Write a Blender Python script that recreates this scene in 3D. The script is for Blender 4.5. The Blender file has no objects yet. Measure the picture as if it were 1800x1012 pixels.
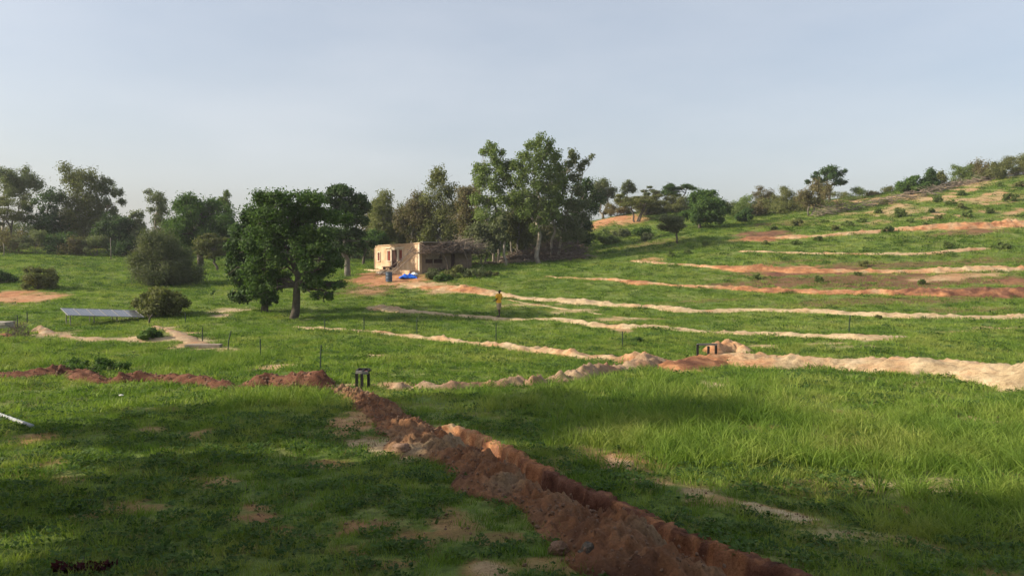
import bpy, math, random
import numpy as np
from mathutils import Vector

# ------------------------------------------------------------------ camera, world, sun
F = 1350.0; CZ = 6.0; PITCH = math.atan(56 / F)
S = bpy.context.scene
cam_d = bpy.data.cameras.new('camera'); cam = bpy.data.objects.new('camera', cam_d)
S.collection.objects.link(cam); S.camera = cam
cam_d.sensor_width = 36; cam_d.lens = 36 * F / 1800; cam_d.clip_end = 6000; cam_d.clip_start = 0.1
cam.location = (0, 0, CZ); cam.rotation_euler = (math.pi / 2 - PITCH, 0, 0)

SUN_EL = math.radians(27); SUN_AZ = math.radians(-99)      # compass angle from +Y, negative = to the left
W = bpy.data.worlds.new('World'); S.world = W; W.use_nodes = True
wn = W.node_tree.nodes; wl = W.node_tree.links; wn.clear()
wout = wn.new('ShaderNodeOutputWorld'); wbg = wn.new('ShaderNodeBackground')
sky = wn.new('ShaderNodeTexSky'); sky.sky_type = 'NISHITA'; sky.sun_disc = False
sky.sun_elevation = SUN_EL; sky.sun_rotation = SUN_AZ
sky.air_density = 1.0; sky.dust_density = 3.5; sky.ozone_density = 1.5; sky.altitude = 0
wbg.inputs[1].default_value = 0.125
# thin high veil: mixes the clear sky with a pale grey by a soft noise stretched along the horizon
tc = wn.new('ShaderNodeTexCoord'); mp = wn.new('ShaderNodeMapping'); mp.inputs['Scale'].default_value = (1.2, 1.2, 4.0)
nz = wn.new('ShaderNodeTexNoise'); nz.inputs['Scale'].default_value = 1.6; nz.inputs['Detail'].default_value = 6; nz.inputs['Roughness'].default_value = .55
mr = wn.new('ShaderNodeMapRange'); mr.inputs[1].default_value = .40; mr.inputs[2].default_value = .72; mr.inputs[3].default_value = .34; mr.inputs[4].default_value = .50
mxs = wn.new('ShaderNodeMixRGB'); mxs.inputs[2].default_value = (5.6, 5.65, 5.8, 1)
wl.new(tc.outputs['Generated'], mp.inputs[0]); wl.new(mp.outputs[0], nz.inputs[0]); wl.new(nz.outputs[0], mr.inputs[0])
wl.new(mr.outputs[0], mxs.inputs[0]); wl.new(sky.outputs[0], mxs.inputs[1]); wl.new(mxs.outputs[0], wbg.inputs[0]); wl.new(wbg.outputs[0], wout.inputs[0])

sd = bpy.data.lights.new('sun', 'SUN'); sd.energy = 5.0; sd.angle = math.radians(0.55); sd.color = (1.0, .88, .68)
sun = bpy.data.objects.new('sun', sd); S.collection.objects.link(sun)
to_sun = Vector((math.sin(SUN_AZ) * math.cos(SUN_EL), math.cos(SUN_AZ) * math.cos(SUN_EL), math.sin(SUN_EL)))
sun.rotation_euler = to_sun.to_track_quat('Z', 'Y').to_euler()
S.view_settings.view_transform = 'Standard'; S.view_settings.look = 'None'
S.view_settings.exposure = 0.45; S.view_settings.gamma = 1; S.view_settings.use_curve_mapping = False
S.render.engine = 'CYCLES'
S.cycles.max_bounces = 5; S.cycles.diffuse_bounces = 3; S.cycles.transmission_bounces = 3; S.cycles.transparent_max_bounces = 4
S.cycles.glossy_bounces = 2

# ------------------------------------------------------------------ small maths
RS = np.random.RandomState(7)
_perm = np.random.RandomState(3).rand(256, 256)
def vnoise(x, y):
    xi = np.floor(x).astype(int); yi = np.floor(y).astype(int); xf = x - xi; yf = y - yi
    u = xf * xf * (3 - 2 * xf); v = yf * yf * (3 - 2 * yf)
    a = _perm[xi & 255, yi & 255]; b = _perm[(xi + 1) & 255, yi & 255]
    c = _perm[xi & 255, (yi + 1) & 255]; d = _perm[(xi + 1) & 255, (yi + 1) & 255]
    return (a * (1 - u) + b * u) * (1 - v) + (c * (1 - u) + d * u) * v
def fbm(x, y, o=4, g=.5):
    x = np.asarray(x, float); y = np.asarray(y, float); s = 0; a = 1; t = 0
    for i in range(o):
        s = s + a * (vnoise(x * 2 ** i + 17.3 * i, y * 2 ** i + 5.1 * i) * 2 - 1); t += a; a *= g
    return s / t
def worley(x, y):
    xi = np.floor(x).astype(int); yi = np.floor(y).astype(int); best = np.full(np.shape(x), 9.0)
    for a in (-1, 0, 1):
        for b in (-1, 0, 1):
            cx = xi + a + _perm[(xi + a) & 255, (yi + b) & 255]; cy = yi + b + _perm[(yi + b + 91) & 255, (xi + a + 37) & 255]
            best = np.minimum(best, np.hypot(x - cx, y - cy))
    return best
def dome(x, y, w=.62): return np.clip(1 - (worley(x, y) / w) ** 2, 0, 1)
def sstep(a, b, x):
    t = np.clip((np.asarray(x, float) - a) / (b - a), 0, 1); return t * t * (3 - 2 * t)

cp, sp = math.cos(PITCH), math.sin(PITCH)
def ray(px, py):
    u = (px - 900) / F; v = (506 - py) / F
    return u, cp + v * sp, -sp + v * cp
def pt(px, py, Y):
    u, a, b = ray(px, py); t = Y / a
    return np.array([u * t, Y, CZ + b * t])
def proj(P):
    x, y, z = P[0], P[1], P[2] - CZ
    d = y * cp - z * sp; v = y * sp + z * cp
    return 900 + F * x / d, 506 - F * v / d

# ------------------------------------------------------------------ the lie of the land
ctrl = []
cols = {
 0:   [(1012,8),(850,12.5),(760,17.4),(685,25),(640,32),(600,40),(560,50),(520,62),(490,74),(460,90),(437,110)],
 450: [(1012,8),(850,12.5),(760,17.4),(685,25),(640,32),(600,40),(560,51),(520,63),(490,76),(470,90),(455,110)],
 750: [(1012,8),(850,12.7),(760,17.6),(685,25),(640,32),(600,40),(560,52),(520,63),(490,71.5),(474,77),(462,90),(455,105)],
 1000:[(1012,8),(850,12.7),(760,17.6),(685,25),(640,32),(600,40),(560,51),(520,61),(490,69),(465,80),(450,90),(440,100)],
 1200:[(850,12.8),(760,17.5),(685,24.5),(640,31.5),(600,40),(560,50),(520,59),(490,66),(465,74),(440,83),(415,93),(390,108),(368,125)],
 1500:[(1012,8.5),(850,13),(760,17.5),(700,23),(660,28),(600,38),(555,49),(515,58),(478,66),(446,75),(410,86),(380,98),(354,114)],
 1800:[(1012,9),(850,13),(760,17.5),(700,22.5),(665,26),(600,37),(555,47),(512,56),(475,64),(440,73),(390,87),(340,102),(308,118)],
 2100:[(850,13),(700,22.5),(600,36),(510,55),(440,70),(380,87),(320,102),(280,118)]}
for x, l in cols.items():
    for (y, Y) in l: ctrl.append(pt(x, y, Y))
for (x, y, Y) in [(-300,850,12.5),(-300,685,25),(-300,600,40),(-300,520,62),(-300,450,100),(1100,377,122),(1050,392,117),(1340,392,104),(1650,333,114)]: ctrl.append(pt(x, y, Y))
for c in [(-60,150,7.2),(0,150,6.2),(25,160,10),(60,155,13),(110,155,17.5),(-120,60,4),(-120,120,8),(-60,-20,3.5),(0,-20,4.2),(60,-20,4),(40,5,3),(-40,5,2.6),(0,2,2.9),(0,-4,3.3),(8,3,2.7),(-8,3,2.8),
          (-60,220,7),(0,220,6),(60,220,12),(130,220,17),(-150,200,8),(150,60,12),(150,110,20)]: ctrl.append(np.array(c, float))
ctrl = np.array(ctrl)
def tps_k(r2): return .5 * r2 * np.log(r2 + 1e-9)
n = len(ctrl)
K = tps_k(((ctrl[:, None, :2] - ctrl[None, :, :2]) ** 2).sum(2)) + np.eye(n) * 25.0
Pm = np.c_[np.ones(n), ctrl[:, :2]]
A = np.block([[K, Pm], [Pm.T, np.zeros((3, 3))]])
wts = np.linalg.solve(A, np.r_[ctrl[:, 2], 0, 0, 0])
def Hb(X, Y):
    X = np.asarray(X, float); Y = np.asarray(Y, float); sh = np.broadcast(X, Y).shape
    x = np.clip(np.broadcast_to(X, sh).ravel(), -150, 150); y = np.clip(np.broadcast_to(Y, sh).ravel(), -30, 230)
    out = np.empty(x.size)
    for i in range(0, x.size, 40000):
        a = x[i:i+40000]; b = y[i:i+40000]
        r2 = (a[:, None] - ctrl[None, :, 0]) ** 2 + (b[:, None] - ctrl[None, :, 1]) ** 2
        out[i:i+40000] = tps_k(r2) @ wts[:n] + wts[n] + wts[n+1] * a + wts[n+2] * b
    return out.reshape(sh)
def H0(X, Y):
    return Hb(X, Y) + .16 * fbm(np.asarray(X) * .16, np.asarray(Y) * .16, 3) + .05 * fbm(np.asarray(X) * .9 + 40, np.asarray(Y) * .9, 3)
_ts = np.r_[np.arange(6, 60, .25), np.arange(60, 260, .5)]
def hit(px, py):
    u, a, b = ray(px, py); Y = _ts; X = u / a * Y; z = CZ + b / a * Y; g = H0(X, Y) - z
    k = np.where(g > 0)[0]
    if len(k) == 0: k = [int(np.argmax(g))]
    i = k[0]
    if i == 0: y = Y[0]
    else:
        y = Y[i-1] + (Y[i] - Y[i-1]) * (-g[i-1]) / (g[i] - g[i-1]) if g[i] > 0 else Y[i]
    return np.array([u / a * y, y, float(H0(u / a * y, y))])

def poly_dist(X, Y, P):
    """distance to a polyline and arc position, for arrays"""
    X = np.asarray(X, float).ravel(); Y = np.asarray(Y, float).ravel()
    best = np.full(X.size, 1e9); arc = np.zeros(X.size); side = np.zeros(X.size); s0 = 0
    for i in range(len(P) - 1):
        ax, ay = P[i][:2]; bx, by = P[i+1][:2]; dx, dy = bx - ax, by - ay; L = math.hypot(dx, dy) + 1e-9
        t = np.clip(((X - ax) * dx + (Y - ay) * dy) / L ** 2, 0, 1)
        d = np.hypot(X - ax - t * dx, Y - ay - t * dy); m = d < best
        best[m] = d[m]; arc[m] = s0 + t[m] * L; side[m] = np.sign(dx * (Y[m] - ay) - dy * (X[m] - ax)); s0 += L
    return best, arc, side
def resample(P, step):
    P = np.array(P, float); Q = [P[0]]
    # Catmull-Rom
    for i in range(len(P) - 1):
        p0 = P[max(i-1, 0)]; p1 = P[i]; p2 = P[i+1]; p3 = P[min(i+2, len(P)-1)]
        m = max(2, int(np.linalg.norm(p2[:2] - p1[:2]) / step))
        for k in range(1, m + 1):
            t = k / m
            Q.append(.5 * (2*p1 + (p2-p0)*t + (2*p0-5*p1+4*p2-p3)*t*t + (3*p1-p0-3*p2+p3)*t**3))
    return np.array(Q)

# the trench beside the fresh spoil bank
TR = resample([hit(*p) for p in [(775,752),(825,776),(872,803),(918,830),(980,862),(1045,893),(1112,923),(1190,956),(1280,994),(1380,1036),(1500,1094)]], .3)
def trench(X, Y):
    sh = np.shape(X); X = np.asarray(X, float).ravel(); Y = np.asarray(Y, float).ravel(); out = np.zeros(X.size)
    m = (Y < 24) & (Y > 4) & (X > -4) & (X < 9)
    if m.any():
        d, a, s = poly_dist(X[m], Y[m], TR)
        out[m] = (1 - sstep(.37, .49, d)) * sstep(0, 1.0, a)
    return out.reshape(sh)
def H(X, Y): return H0(X, Y) - .85 * trench(X, Y)
def Hs(x, y): return float(H(np.array([x]), np.array([y]))[0])

# ------------------------------------------------------------------ bare patches  (cx, cy, w, h in photo px, tone 0 sand .. 1 red, strength)
PATCH = []
def patch(px, py, w, h, tone, st=1.0, dry=0.0):
    c = hit(px, py); a = hit(px, py - h / 2); b = hit(px, py + h / 2)
    yr = max(.15, (a[1] - b[1]) / 2); xr = w / 2 / F * c[1]
    PATCH.append((c[0], (a[1] + b[1]) / 2, xr, yr, tone, st, dry))
for p in [
 (50,524,160,22,.55,1),(15,517,90,16,.6,1),(240,597,330,13,.3,.95),(90,588,70,14,.35,.8),(410,545,70,10,.2,1),(385,555,50,7,.2,1),(310,590,60,16,.35,.95),(335,605,60,14,.35,.95),(285,578,50,8,.3,.9),
 (370,612,90,14,.3,.7),(400,618,60,12,.35,.7),(490,645,70,12,.4,1),(650,625,90,6,.3,1),(690,492,150,26,.6,1),(640,490,70,22,.7,1),(740,500,90,14,.4,1),(650,512,70,10,.5,.6),(790,508,120,18,.45,.9),(700,480,120,12,.65,1),
 (600,680,90,12,.35,1),(700,676,60,10,.5,1),(620,745,110,40,.55,.8),(680,780,120,34,.35,.9),(740,800,70,24,.4,.8),(640,720,80,24,.6,.6),
 (1270,676,70,12,.25,1),(1080,811,60,30,.45,1),(1090,580,60,10,.45,.8),(1080,563,60,7,.4,.7),(930,536,120,6,.3,.8),(1010,547,110,7,.35,.7),(1380,905,140,20,.25,.9),(1240,870,90,22,.35,.7),(1420,920,120,22,.35,.6),
 (1250,880,150,26,.5,.6),(1500,940,160,26,.35,.45),(1600,850,300,20,.3,.5),(1720,735,140,8,.35,.8),(1780,745,120,8,.35,.7),(1650,715,90,8,.4,.6),(1600,676,60,8,.35,.6),(1480,725,60,10,.4,.5),(1640,860,90,18,.35,.5),(1780,840,100,18,.4,.5),
 (440,885,90,26,.6,.8),(470,905,90,20,.7,.8),(350,845,80,14,.6,.6),(370,850,50,12,.55,.6),(620,930,110,34,.7,.8),(700,940,90,26,.7,.6),(520,920,60,18,.7,.6),(560,975,90,30,.75,.6),(790,925,60,50,.7,.6),(860,950,80,30,.65,.5),
 (330,765,60,16,.6,.6),(260,755,60,12,.55,.5),(210,890,90,26,.7,.5),(30,775,60,18,.6,.6),(75,765,60,14,.6,.7),(80,815,60,14,.6,.5),(120,850,40,14,.6,.4),(300,720,60,8,.5,.5),(130,700,40,6,.5,.3),(660,990,80,20,.7,.5),(400,960,80,20,.7,.4),
 (950,1000,120,30,.6,.5),(1130,840,60,16,.45,.5),
 (1075,383,90,22,.6,1),(1110,388,70,14,.55,.9),(1050,396,60,12,.65,.9),(1130,375,80,10,.5,.6),(1160,368,70,8,.45,.5),
 (1345,412,110,16,.85,.95),(1330,421,90,8,.7,1),(1390,417,60,8,.8,.8),(1690,398,200,14,.5,.9),(1720,405,120,8,.85,.8),(1410,478,260,14,.85,1),(1370,472,160,10,.7,1),(1700,484,220,10,.45,.8),(1660,490,120,8,.4,.8),
 (1310,470,120,8,.6,.9),(1790,495,90,16,.8,.9),(1140,457,60,8,.55,.8),(1720,512,180,18,.9,1),(1800,515,120,22,.95,1),(1620,350,60,12,.4,.9),(1710,325,90,12,.4,.8),(1740,350,120,12,.45,.75),(1620,370,110,10,.4,.6),(1690,352,80,8,.4,.8),(1770,310,80,9,.4,.7),(1540,392,60,6,.45,.6),(1580,365,60,8,.4,.7),(1500,610,120,6,.35,.4),
 (1340,609,60,8,.35,1),(1450,604,150,4,.3,.8),(1560,597,100,5,.3,.9),(1690,583,70,4,.4,.8),(1765,577,110,5,.4,.9),(1100,560,160,4,.4,.6),(1200,640,110,14,.6,1),(1190,648,80,16,.6,.9),(1290,625,100,16,.5,1),
 (1060,650,50,6,.4,.7),(950,680,60,6,.4,.4)]: patch(*p)
# dry brown vegetation on the upper terraces
for p in [(1480,492,520,22,.9,.0,1),(1640,497,420,18,.9,0,1),(1600,465,460,12,.8,0,.8),(1700,520,200,14,.9,0,.9),(1540,530,400,14,.8,0,.7),(1250,528,200,8,.7,0,.5),(1700,545,200,10,.7,0,.6),(1370,395,140,12,.8,0,.7),(1400,460,160,6,.8,0,.7),
          (1700,410,200,8,.8,0,.8),(140,437,260,12,.9,0,1),(60,430,160,10,.9,0,1),(650,510,120,26,.6,0,.7),(1130,430,180,10,.7,0,.5),(1430,860,500,20,.5,0,.5),(1000,420,200,20,.6,0,.4),(1450,360,240,18,.7,0,.6)]: patch(*p)
PATCH = np.array(PATCH)
def masks(X, Y):
    sh = np.shape(X); X = np.asarray(X, float).ravel(); Y = np.asarray(Y, float).ravel()
    bare = np.zeros(X.size); tone = np.full(X.size, .45); dry = np.zeros(X.size)
    wx = X + .55 * fbm(X * .9, Y * .9 + 9, 3) ; wy = Y + .55 * fbm(X * .9 + 31, Y * .9, 3)
    near = sstep(30, 12, Y)
    fine = .45 * fbm(X * 5, Y * 5, 3) * sstep(45, 20, Y)
    rag = .55 * fbm(X * 1.7, Y * 1.7, 4) * (1 + .8 * near) + fine
    for (cx, cy, xr, yr, t, st, dr) in PATCH:
        d = np.sqrt(((wx - cx) / xr) ** 2 + ((wy - cy) / yr) ** 2)
        m = (1 - sstep(.55, 1.15, d + rag)) 
        if dr > 0: dry = np.maximum(dry, m * dr)
        else:
            k = m * st > bare; tone[k] = t; bare = np.maximum(bare, m * st)
    # scattered thin wear in the near ground, more of it on the hillside at right
    w = fbm(X * .55 + 3, Y * .55, 4); bare = np.maximum(bare, .8 * sstep(.18, .5, w) * sstep(26, 9, Y) * sstep(-5.5, -3.5, X)); tone = np.where((w > .15) & (bare < .6) & (Y < 26), .68, tone)
    hs = sstep(30, 55, X) * sstep(84, 92, Y); bare = np.maximum(bare, .9 * hs * sstep(-.02, .35, fbm(X * .5, Y * .5 + 77, 4)))
    tr = trench(X, Y); bare = np.maximum(bare, sstep(0.0, .02, tr)); tone = np.where(tr > .03, .85, tone)
    return bare.reshape(sh), tone.reshape(sh), dry.reshape(sh)

# ------------------------------------------------------------------ materials
M = {}
def mat(name):
    m = bpy.data.materials.new(name); m.use_nodes = True; nt = m.node_tree; b = nt.nodes['Principled BSDF']
    M[name] = m; return m, nt, b
def noise_ramp(nt, scale, cols, detail=6, vec=None, rough=.6, pos=None):
    n = nt.nodes.new('ShaderNodeTexNoise'); n.inputs['Scale'].default_value = scale; n.inputs['Detail'].default_value = detail; n.inputs['Roughness'].default_value = rough
    if vec is not None: nt.links.new(vec, n.inputs['Vector'])
    r = nt.nodes.new('ShaderNodeValToRGB'); e = r.color_ramp.elements
    pos = pos or [.3 + .4 * i / (len(cols) - 1) for i in range(len(cols))]
    e[0].position = pos[0]; e[0].color = (*cols[0], 1); e[1].position = pos[-1]; e[1].color = (*cols[-1], 1)
    for p, c in zip(pos[1:-1], cols[1:-1]):
        q = e.new(p); q.color = (*c, 1)
    nt.links.new(n.outputs[0], r.inputs[0]); return n, r
def mixc(nt, f, a, b, mode='MIX'):
    m = nt.nodes.new('ShaderNodeMixRGB'); m.blend_type = mode
    for i, v in ((0, f), (1, a), (2, b)):
        if isinstance(v, (int, float)): m.inputs[i].default_value = v
        elif isinstance(v, tuple): m.inputs[i].default_value = (*v, 1)
        else: nt.links.new(v, m.inputs[i])
    return m.outputs[0]
def attr(nt, name):
    a = nt.nodes.new('ShaderNodeAttribute'); a.attribute_name = name; return a.outputs['Fac']
def geo_pos(nt): return nt.nodes.new('ShaderNodeNewGeometry').outputs['Position']
def bump(nt, b, h, st, dist=.05):
    n = nt.nodes.new('ShaderNodeBump'); n.inputs['Strength'].default_value = st; n.inputs['Distance'].default_value = dist
    nt.links.new(h, n.inputs['Height']); nt.links.new(n.outputs[0], b.inputs['Normal'])

SAND = ((.35,.255,.15), (.47,.36,.22), (.56,.44,.29)); ORNG = ((.30,.13,.060), (.43,.205,.10), (.50,.28,.15)); RED = ((.080,.036,.024), (.145,.066,.042), (.215,.108,.072))  # RED is darkened to carry the shade of unlit bank faces
def soil_colour(nt, tone, pos):
    _, s = noise_ramp(nt, 1.3, SAND, 8, pos); _, o = noise_ramp(nt, 1.9, ORNG, 8, pos); _, r = noise_ramp(nt, 2.3, RED, 8, pos)
    n = nt.nodes.new('ShaderNodeTexNoise'); n.inputs['Scale'].default_value = .8; n.inputs['Detail'].default_value = 5; nt.links.new(pos, n.inputs[0])
    a = nt.nodes.new('ShaderNodeMath'); a.operation = 'MULTIPLY_ADD'; nt.links.new(n.outputs[0], a.inputs[0]); a.inputs[1].default_value = .5
    sb = nt.nodes.new('ShaderNodeMath'); sb.operation = 'SUBTRACT'; sb.inputs[1].default_value = .25; 
    if isinstance(tone, float): sb.inputs[0].default_value = tone
    else: nt.links.new(tone, sb.inputs[0])
    nt.links.new(sb.outputs[0], a.inputs[2])
    m1 = nt.nodes.new('ShaderNodeMapRange'); m1.inputs[1].default_value = .25; m1.inputs[2].default_value = .62; nt.links.new(a.outputs[0], m1.inputs[0])
    m2 = nt.nodes.new('ShaderNodeMapRange'); m2.inputs[1].default_value = .62; m2.inputs[2].default_value = .86; nt.links.new(a.outputs[0], m2.inputs[0])
    c = mixc(nt, m1.outputs[0], s.outputs[0], o.outputs[0]); c = mixc(nt, m2.outputs[0], c, r.outputs[0])
    g, gr = noise_ramp(nt, 30, ((.55,.53,.5), (1,1,1), (1.25,1.2,1.15)), 7, pos, .7)
    c = mixc(nt, 1.0, c, gr.outputs[0], 'MULTIPLY'); _, g4 = noise_ramp(nt, 4.5, ((.62,.58,.55), (1,1,1), (1.1,1.1,1.1)), 6, pos, .65)
    return mixc(nt, 1.0, c, g4.outputs[0], 'MULTIPLY')

m, nt, b = mat('ground'); pos = geo_pos(nt)
soil = soil_colour(nt, attr(nt, 'tone'), pos)
_, g1 = noise_ramp(nt, .35, ((.075,.125,.025), (.120,.170,.038), (.185,.205,.065)), 7, pos, .7, [.36, .5, .64])
_, g2 = noise_ramp(nt, 6, ((.55,.55,.5), (1,1,1), (1.35,1.3,1.1)), 6, pos)
gr = mixc(nt, 1.0, g1.outputs[0], g2.outputs[0], 'MULTIPLY')
_, dr = noise_ramp(nt, 1.2, ((.095,.050,.030), (.155,.080,.046), (.12,.10,.038)), 6, pos)
gr = mixc(nt, attr(nt, 'dry'), gr, dr.outputs[0])
nt.links.new(mixc(nt, attr(nt, 'bare'), gr, soil), b.inputs['Base Color']); b.inputs['Roughness'].default_value = .95; b.inputs['Specular IOR Level'].default_value = .15
nb, _ = noise_ramp(nt, 14, ((0,0,0), (1,1,1)), 8, pos); bump(nt, b, nb.outputs[0], .7, .06)

def bank_mat(name, bri=1.0, grey=0.0):
    m, nt, b = mat(name); pos = geo_pos(nt); c = soil_colour(nt, attr(nt, 'tone'), pos)
    if grey: c = mixc(nt, grey, c, (.21, .155, .12))
    nt.links.new(c, b.inputs['Base Color']); b.inputs['Roughness'].default_value = .97; b.inputs['Specular IOR Level'].default_value = .1
    nb, _ = noise_ramp(nt, 22, ((0,0,0), (1,1,1)), 9, pos, .7); bump(nt, b, nb.outputs[0], .8, .05)
bank_mat('bank_soil'); bank_mat('bank_grey_soil', grey=.45); bank_mat('bank_brown_soil', grey=.55)
for m_ in ('bank_brown_soil',):
    for n_ in M[m_].node_tree.nodes:
        if n_.type == 'MIX_RGB' and abs(n_.inputs[0].default_value - .55) < 1e-4: n_.inputs[2].default_value = (.085, .050, .034, 1)

def leaf_mat(name, cols, trans=.3, scale=1.1, rough=.5):
    m, nt, b = mat(name); pos = geo_pos(nt)
    _, r = noise_ramp(nt, scale, cols, 5, pos); _, r2 = noise_ramp(nt, 9, ((.6,.6,.6), (1,1,1), (1.4,1.35,1.2)), 3, pos)
    c = mixc(nt, 1.0, r.outputs[0], r2.outputs[0], 'MULTIPLY')
    oi = nt.nodes.new('ShaderNodeObjectInfo'); hs = nt.nodes.new('ShaderNodeHueSaturation')
    mr = nt.nodes.new('ShaderNodeMapRange'); mr.inputs[3].default_value = .8; mr.inputs[4].default_value = 1.2; nt.links.new(oi.outputs['Random'], mr.inputs[0])
    nt.links.new(mr.outputs[0], hs.inputs['Value']); nt.links.new(c, hs.inputs['Color']); c = hs.outputs[0]
    nt.links.new(c, b.inputs['Base Color']); b.inputs['Roughness'].default_value = .65; b.inputs['Specular IOR Level'].default_value = .12
    t = nt.nodes.new('ShaderNodeBsdfTranslucent'); tcx = mixc(nt, 1.0, c, (1.5, 1.7, .8), 'MULTIPLY'); nt.links.new(tcx, t.inputs[0])
    mx = nt.nodes.new('ShaderNodeMixShader'); mx.inputs[0].default_value = trans
    o = [n for n in nt.nodes if n.type == 'OUTPUT_MATERIAL'][0]
    nt.links.new(b.outputs[0], mx.inputs[1]); nt.links.new(t.outputs[0], mx.inputs[2]); nt.links.new(mx.outputs[0], o.inputs[0])
leaf_mat('leaf_dark', ((.030,.056,.020), (.050,.090,.030), (.076,.130,.042)))
leaf_mat('leaf_green', ((0.037,0.077,0.020), (0.060,0.110,0.027), (0.090,0.144,0.037)))
leaf_mat('leaf_grey', ((0.075,0.096,0.046), (0.116,0.136,0.067), (0.160,0.177,0.093)))
leaf_mat('leaf_olive', ((0.081,0.097,0.035), (0.124,0.135,0.049), (0.169,0.176,0.070)))
leaf_mat('leaf_brown', ((0.098,0.083,0.045), (0.143,0.120,0.063), (0.150,0.165,0.068)))
leaf_mat('leaf_euc', ((0.081,0.119,0.035), (0.119,0.163,0.050), (0.156,0.200,0.069)))
leaf_mat('leaf_red', ((.03,.008,.010), (.06,.012,.018), (.09,.03,.03)))
def grass_mat(name, cols, trans=.35):
    m, nt, b = mat(name); pos = geo_pos(nt)
    _, r = noise_ramp(nt, .3, cols, 6, pos, .7, [.36, .5, .64])
    oi = nt.nodes.new('ShaderNodeObjectInfo'); r2 = nt.nodes.new('ShaderNodeValToRGB'); e = r2.color_ramp.elements
    e[0].color = (.62,.7,.55,1); e[1].color = (1.35,1.25,1.3,1); nt.links.new(oi.outputs['Random'], r2.inputs[0])
    c = mixc(nt, 1.0, r.outputs[0], r2.outputs[0], 'MULTIPLY'); nt.links.new(c, b.inputs['Base Color'])
    b.inputs['Roughness'].default_value = .6; b.inputs['Specular IOR Level'].default_value = .15
    t = nt.nodes.new('ShaderNodeBsdfTranslucent'); nt.links.new(mixc(nt, 1.0, c, (1.3, 1.4, .7), 'MULTIPLY'), t.inputs[0])
    mx = nt.nodes.new('ShaderNodeMixShader'); mx.inputs[0].default_value = trans; o = [n for n in nt.nodes if n.type == 'OUTPUT_MATERIAL'][0]
    nt.links.new(b.outputs[0], mx.inputs[1]); nt.links.new(t.outputs[0], mx.inputs[2]); nt.links.new(mx.outputs[0], o.inputs[0])
grass_mat('grass_blade', ((.100,.180,.028), (.165,.245,.044), (.245,.285,.075)))
grass_mat('grass_dry', ((.16,.13,.06), (.24,.20,.10), (.20,.20,.08)))
def plain(name, cols, scale=6, rough=.85, bst=.3, spec=.3, metal=0):
    m, nt, b = mat(name); tcn = nt.nodes.new('ShaderNodeTexCoord').outputs['Object']
    n, r = noise_ramp(nt, scale, cols, 7, tcn); nt.links.new(r.outputs[0], b.inputs['Base Color'])
    b.inputs['Roughness'].default_value = rough; b.inputs['Specular IOR Level'].default_value = spec; b.inputs['Metallic'].default_value = metal
    if bst: bump(nt, b, n.outputs[0], bst, .03)
plain('bark_dark', ((.05,.04,.03), (.09,.075,.058), (.13,.11,.09)), 4)
plain('bark_grey', ((.10,.09,.075), (.16,.145,.12), (.24,.215,.18)), 3)
plain('bark_pale', ((.17,.14,.11), (.27,.235,.19), (.36,.32,.27)), 2.2)
plain('dead_wood', ((.06,.042,.034), (.115,.085,.068), (.20,.16,.13)), 5)
plain('dead_wood_pale', ((.16,.12,.09), (.25,.20,.155), (.34,.28,.22)), 5)
plain('plaster', ((.34,.21,.125), (.52,.37,.24), (.62,.48,.34)), 1.3, .95, .4)
plain('plaster_pale', ((.50,.42,.32), (.60,.52,.41), (.66,.58,.47)), 2, .95, .2)
plain('mud', ((.15,.10,.07), (.21,.15,.105), (.27,.20,.145)), 2.5, .95, .4)
plain('mud_block', ((.19,.15,.12), (.26,.21,.17), (.33,.28,.23)), 5, .95, .4)
plain('red_paint', ((.12,.025,.018), (.19,.04,.026), (.25,.06,.04)), 3, .7, .1)
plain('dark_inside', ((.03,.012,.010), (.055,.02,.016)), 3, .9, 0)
plain('roof_sheet', ((.12,.10,.085), (.20,.17,.14), (.28,.25,.21)), 2, .7, .2)
plain('black_iron', ((.012,.012,.012), (.02,.02,.019), (.035,.03,.026)), 9, .6, .2)
plain('grey_steel', ((.10,.095,.09), (.18,.175,.165), (.24,.23,.21)), 9, .5, .2)
plain('green_stake', ((.012,.028,.018), (.02,.04,.025), (.035,.05,.03)), 9, .6, 0)
plain('grey_pipe', ((.22,.24,.26), (.34,.36,.38), (.42,.43,.44)), 5, .45, .05)
plain('drum_blue', ((.035,.055,.085), (.05,.08,.12), (.09,.10,.12)), 4, .5, .05)
plain('drum_band', ((.20,.22,.24), (.28,.30,.32)), 4, .6, .05)
plain('tarp_blue', ((.01,.075,.45), (.015,.12,.62), (.03,.19,.75)), 3, .45, .1)
plain('sack_white', ((.5,.5,.48), (.62,.62,.6), (.7,.7,.68)), 6, .8, .2)
plain('clod_soil', ((.15,.09,.058), (.22,.135,.09), (.29,.19,.13)), 7, .95, .6)
plain('concrete', ((.22,.19,.16), (.32,.29,.25), (.40,.36,.31)), 3, .9, .3)
plain('skin', ((.035,.02,.013), (.05,.028,.018)), 8, .6, 0)
plain('hair', ((.008,.007,.006), (.014,.012,.01)), 20, .8, .3)
plain('shirt_yellow', ((.62,.30,.02), (.74,.38,.03), (.80,.44,.04)), 5, .85, .2)
plain('shorts_tan', ((.24,.17,.10), (.32,.24,.15), (.38,.29,.19)), 6, .9, .2)
plain('shoe', ((.03,.02,.018), (.06,.04,.03)), 8, .7, 0)
m, nt, b = mat('solar_cell'); b.inputs['Roughness'].default_value = .22; b.inputs['Specular IOR Level'].default_value = .8
tcn = nt.nodes.new('ShaderNodeTexCoord').outputs['Object']; br = nt.nodes.new('ShaderNodeTexBrick'); br.offset = 0; br.inputs['Scale'].default_value = 1
br.inputs['Brick Width'].default_value = .162; br.inputs['Row Height'].default_value = .162; br.inputs['Mortar Size'].default_value = .006
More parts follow.
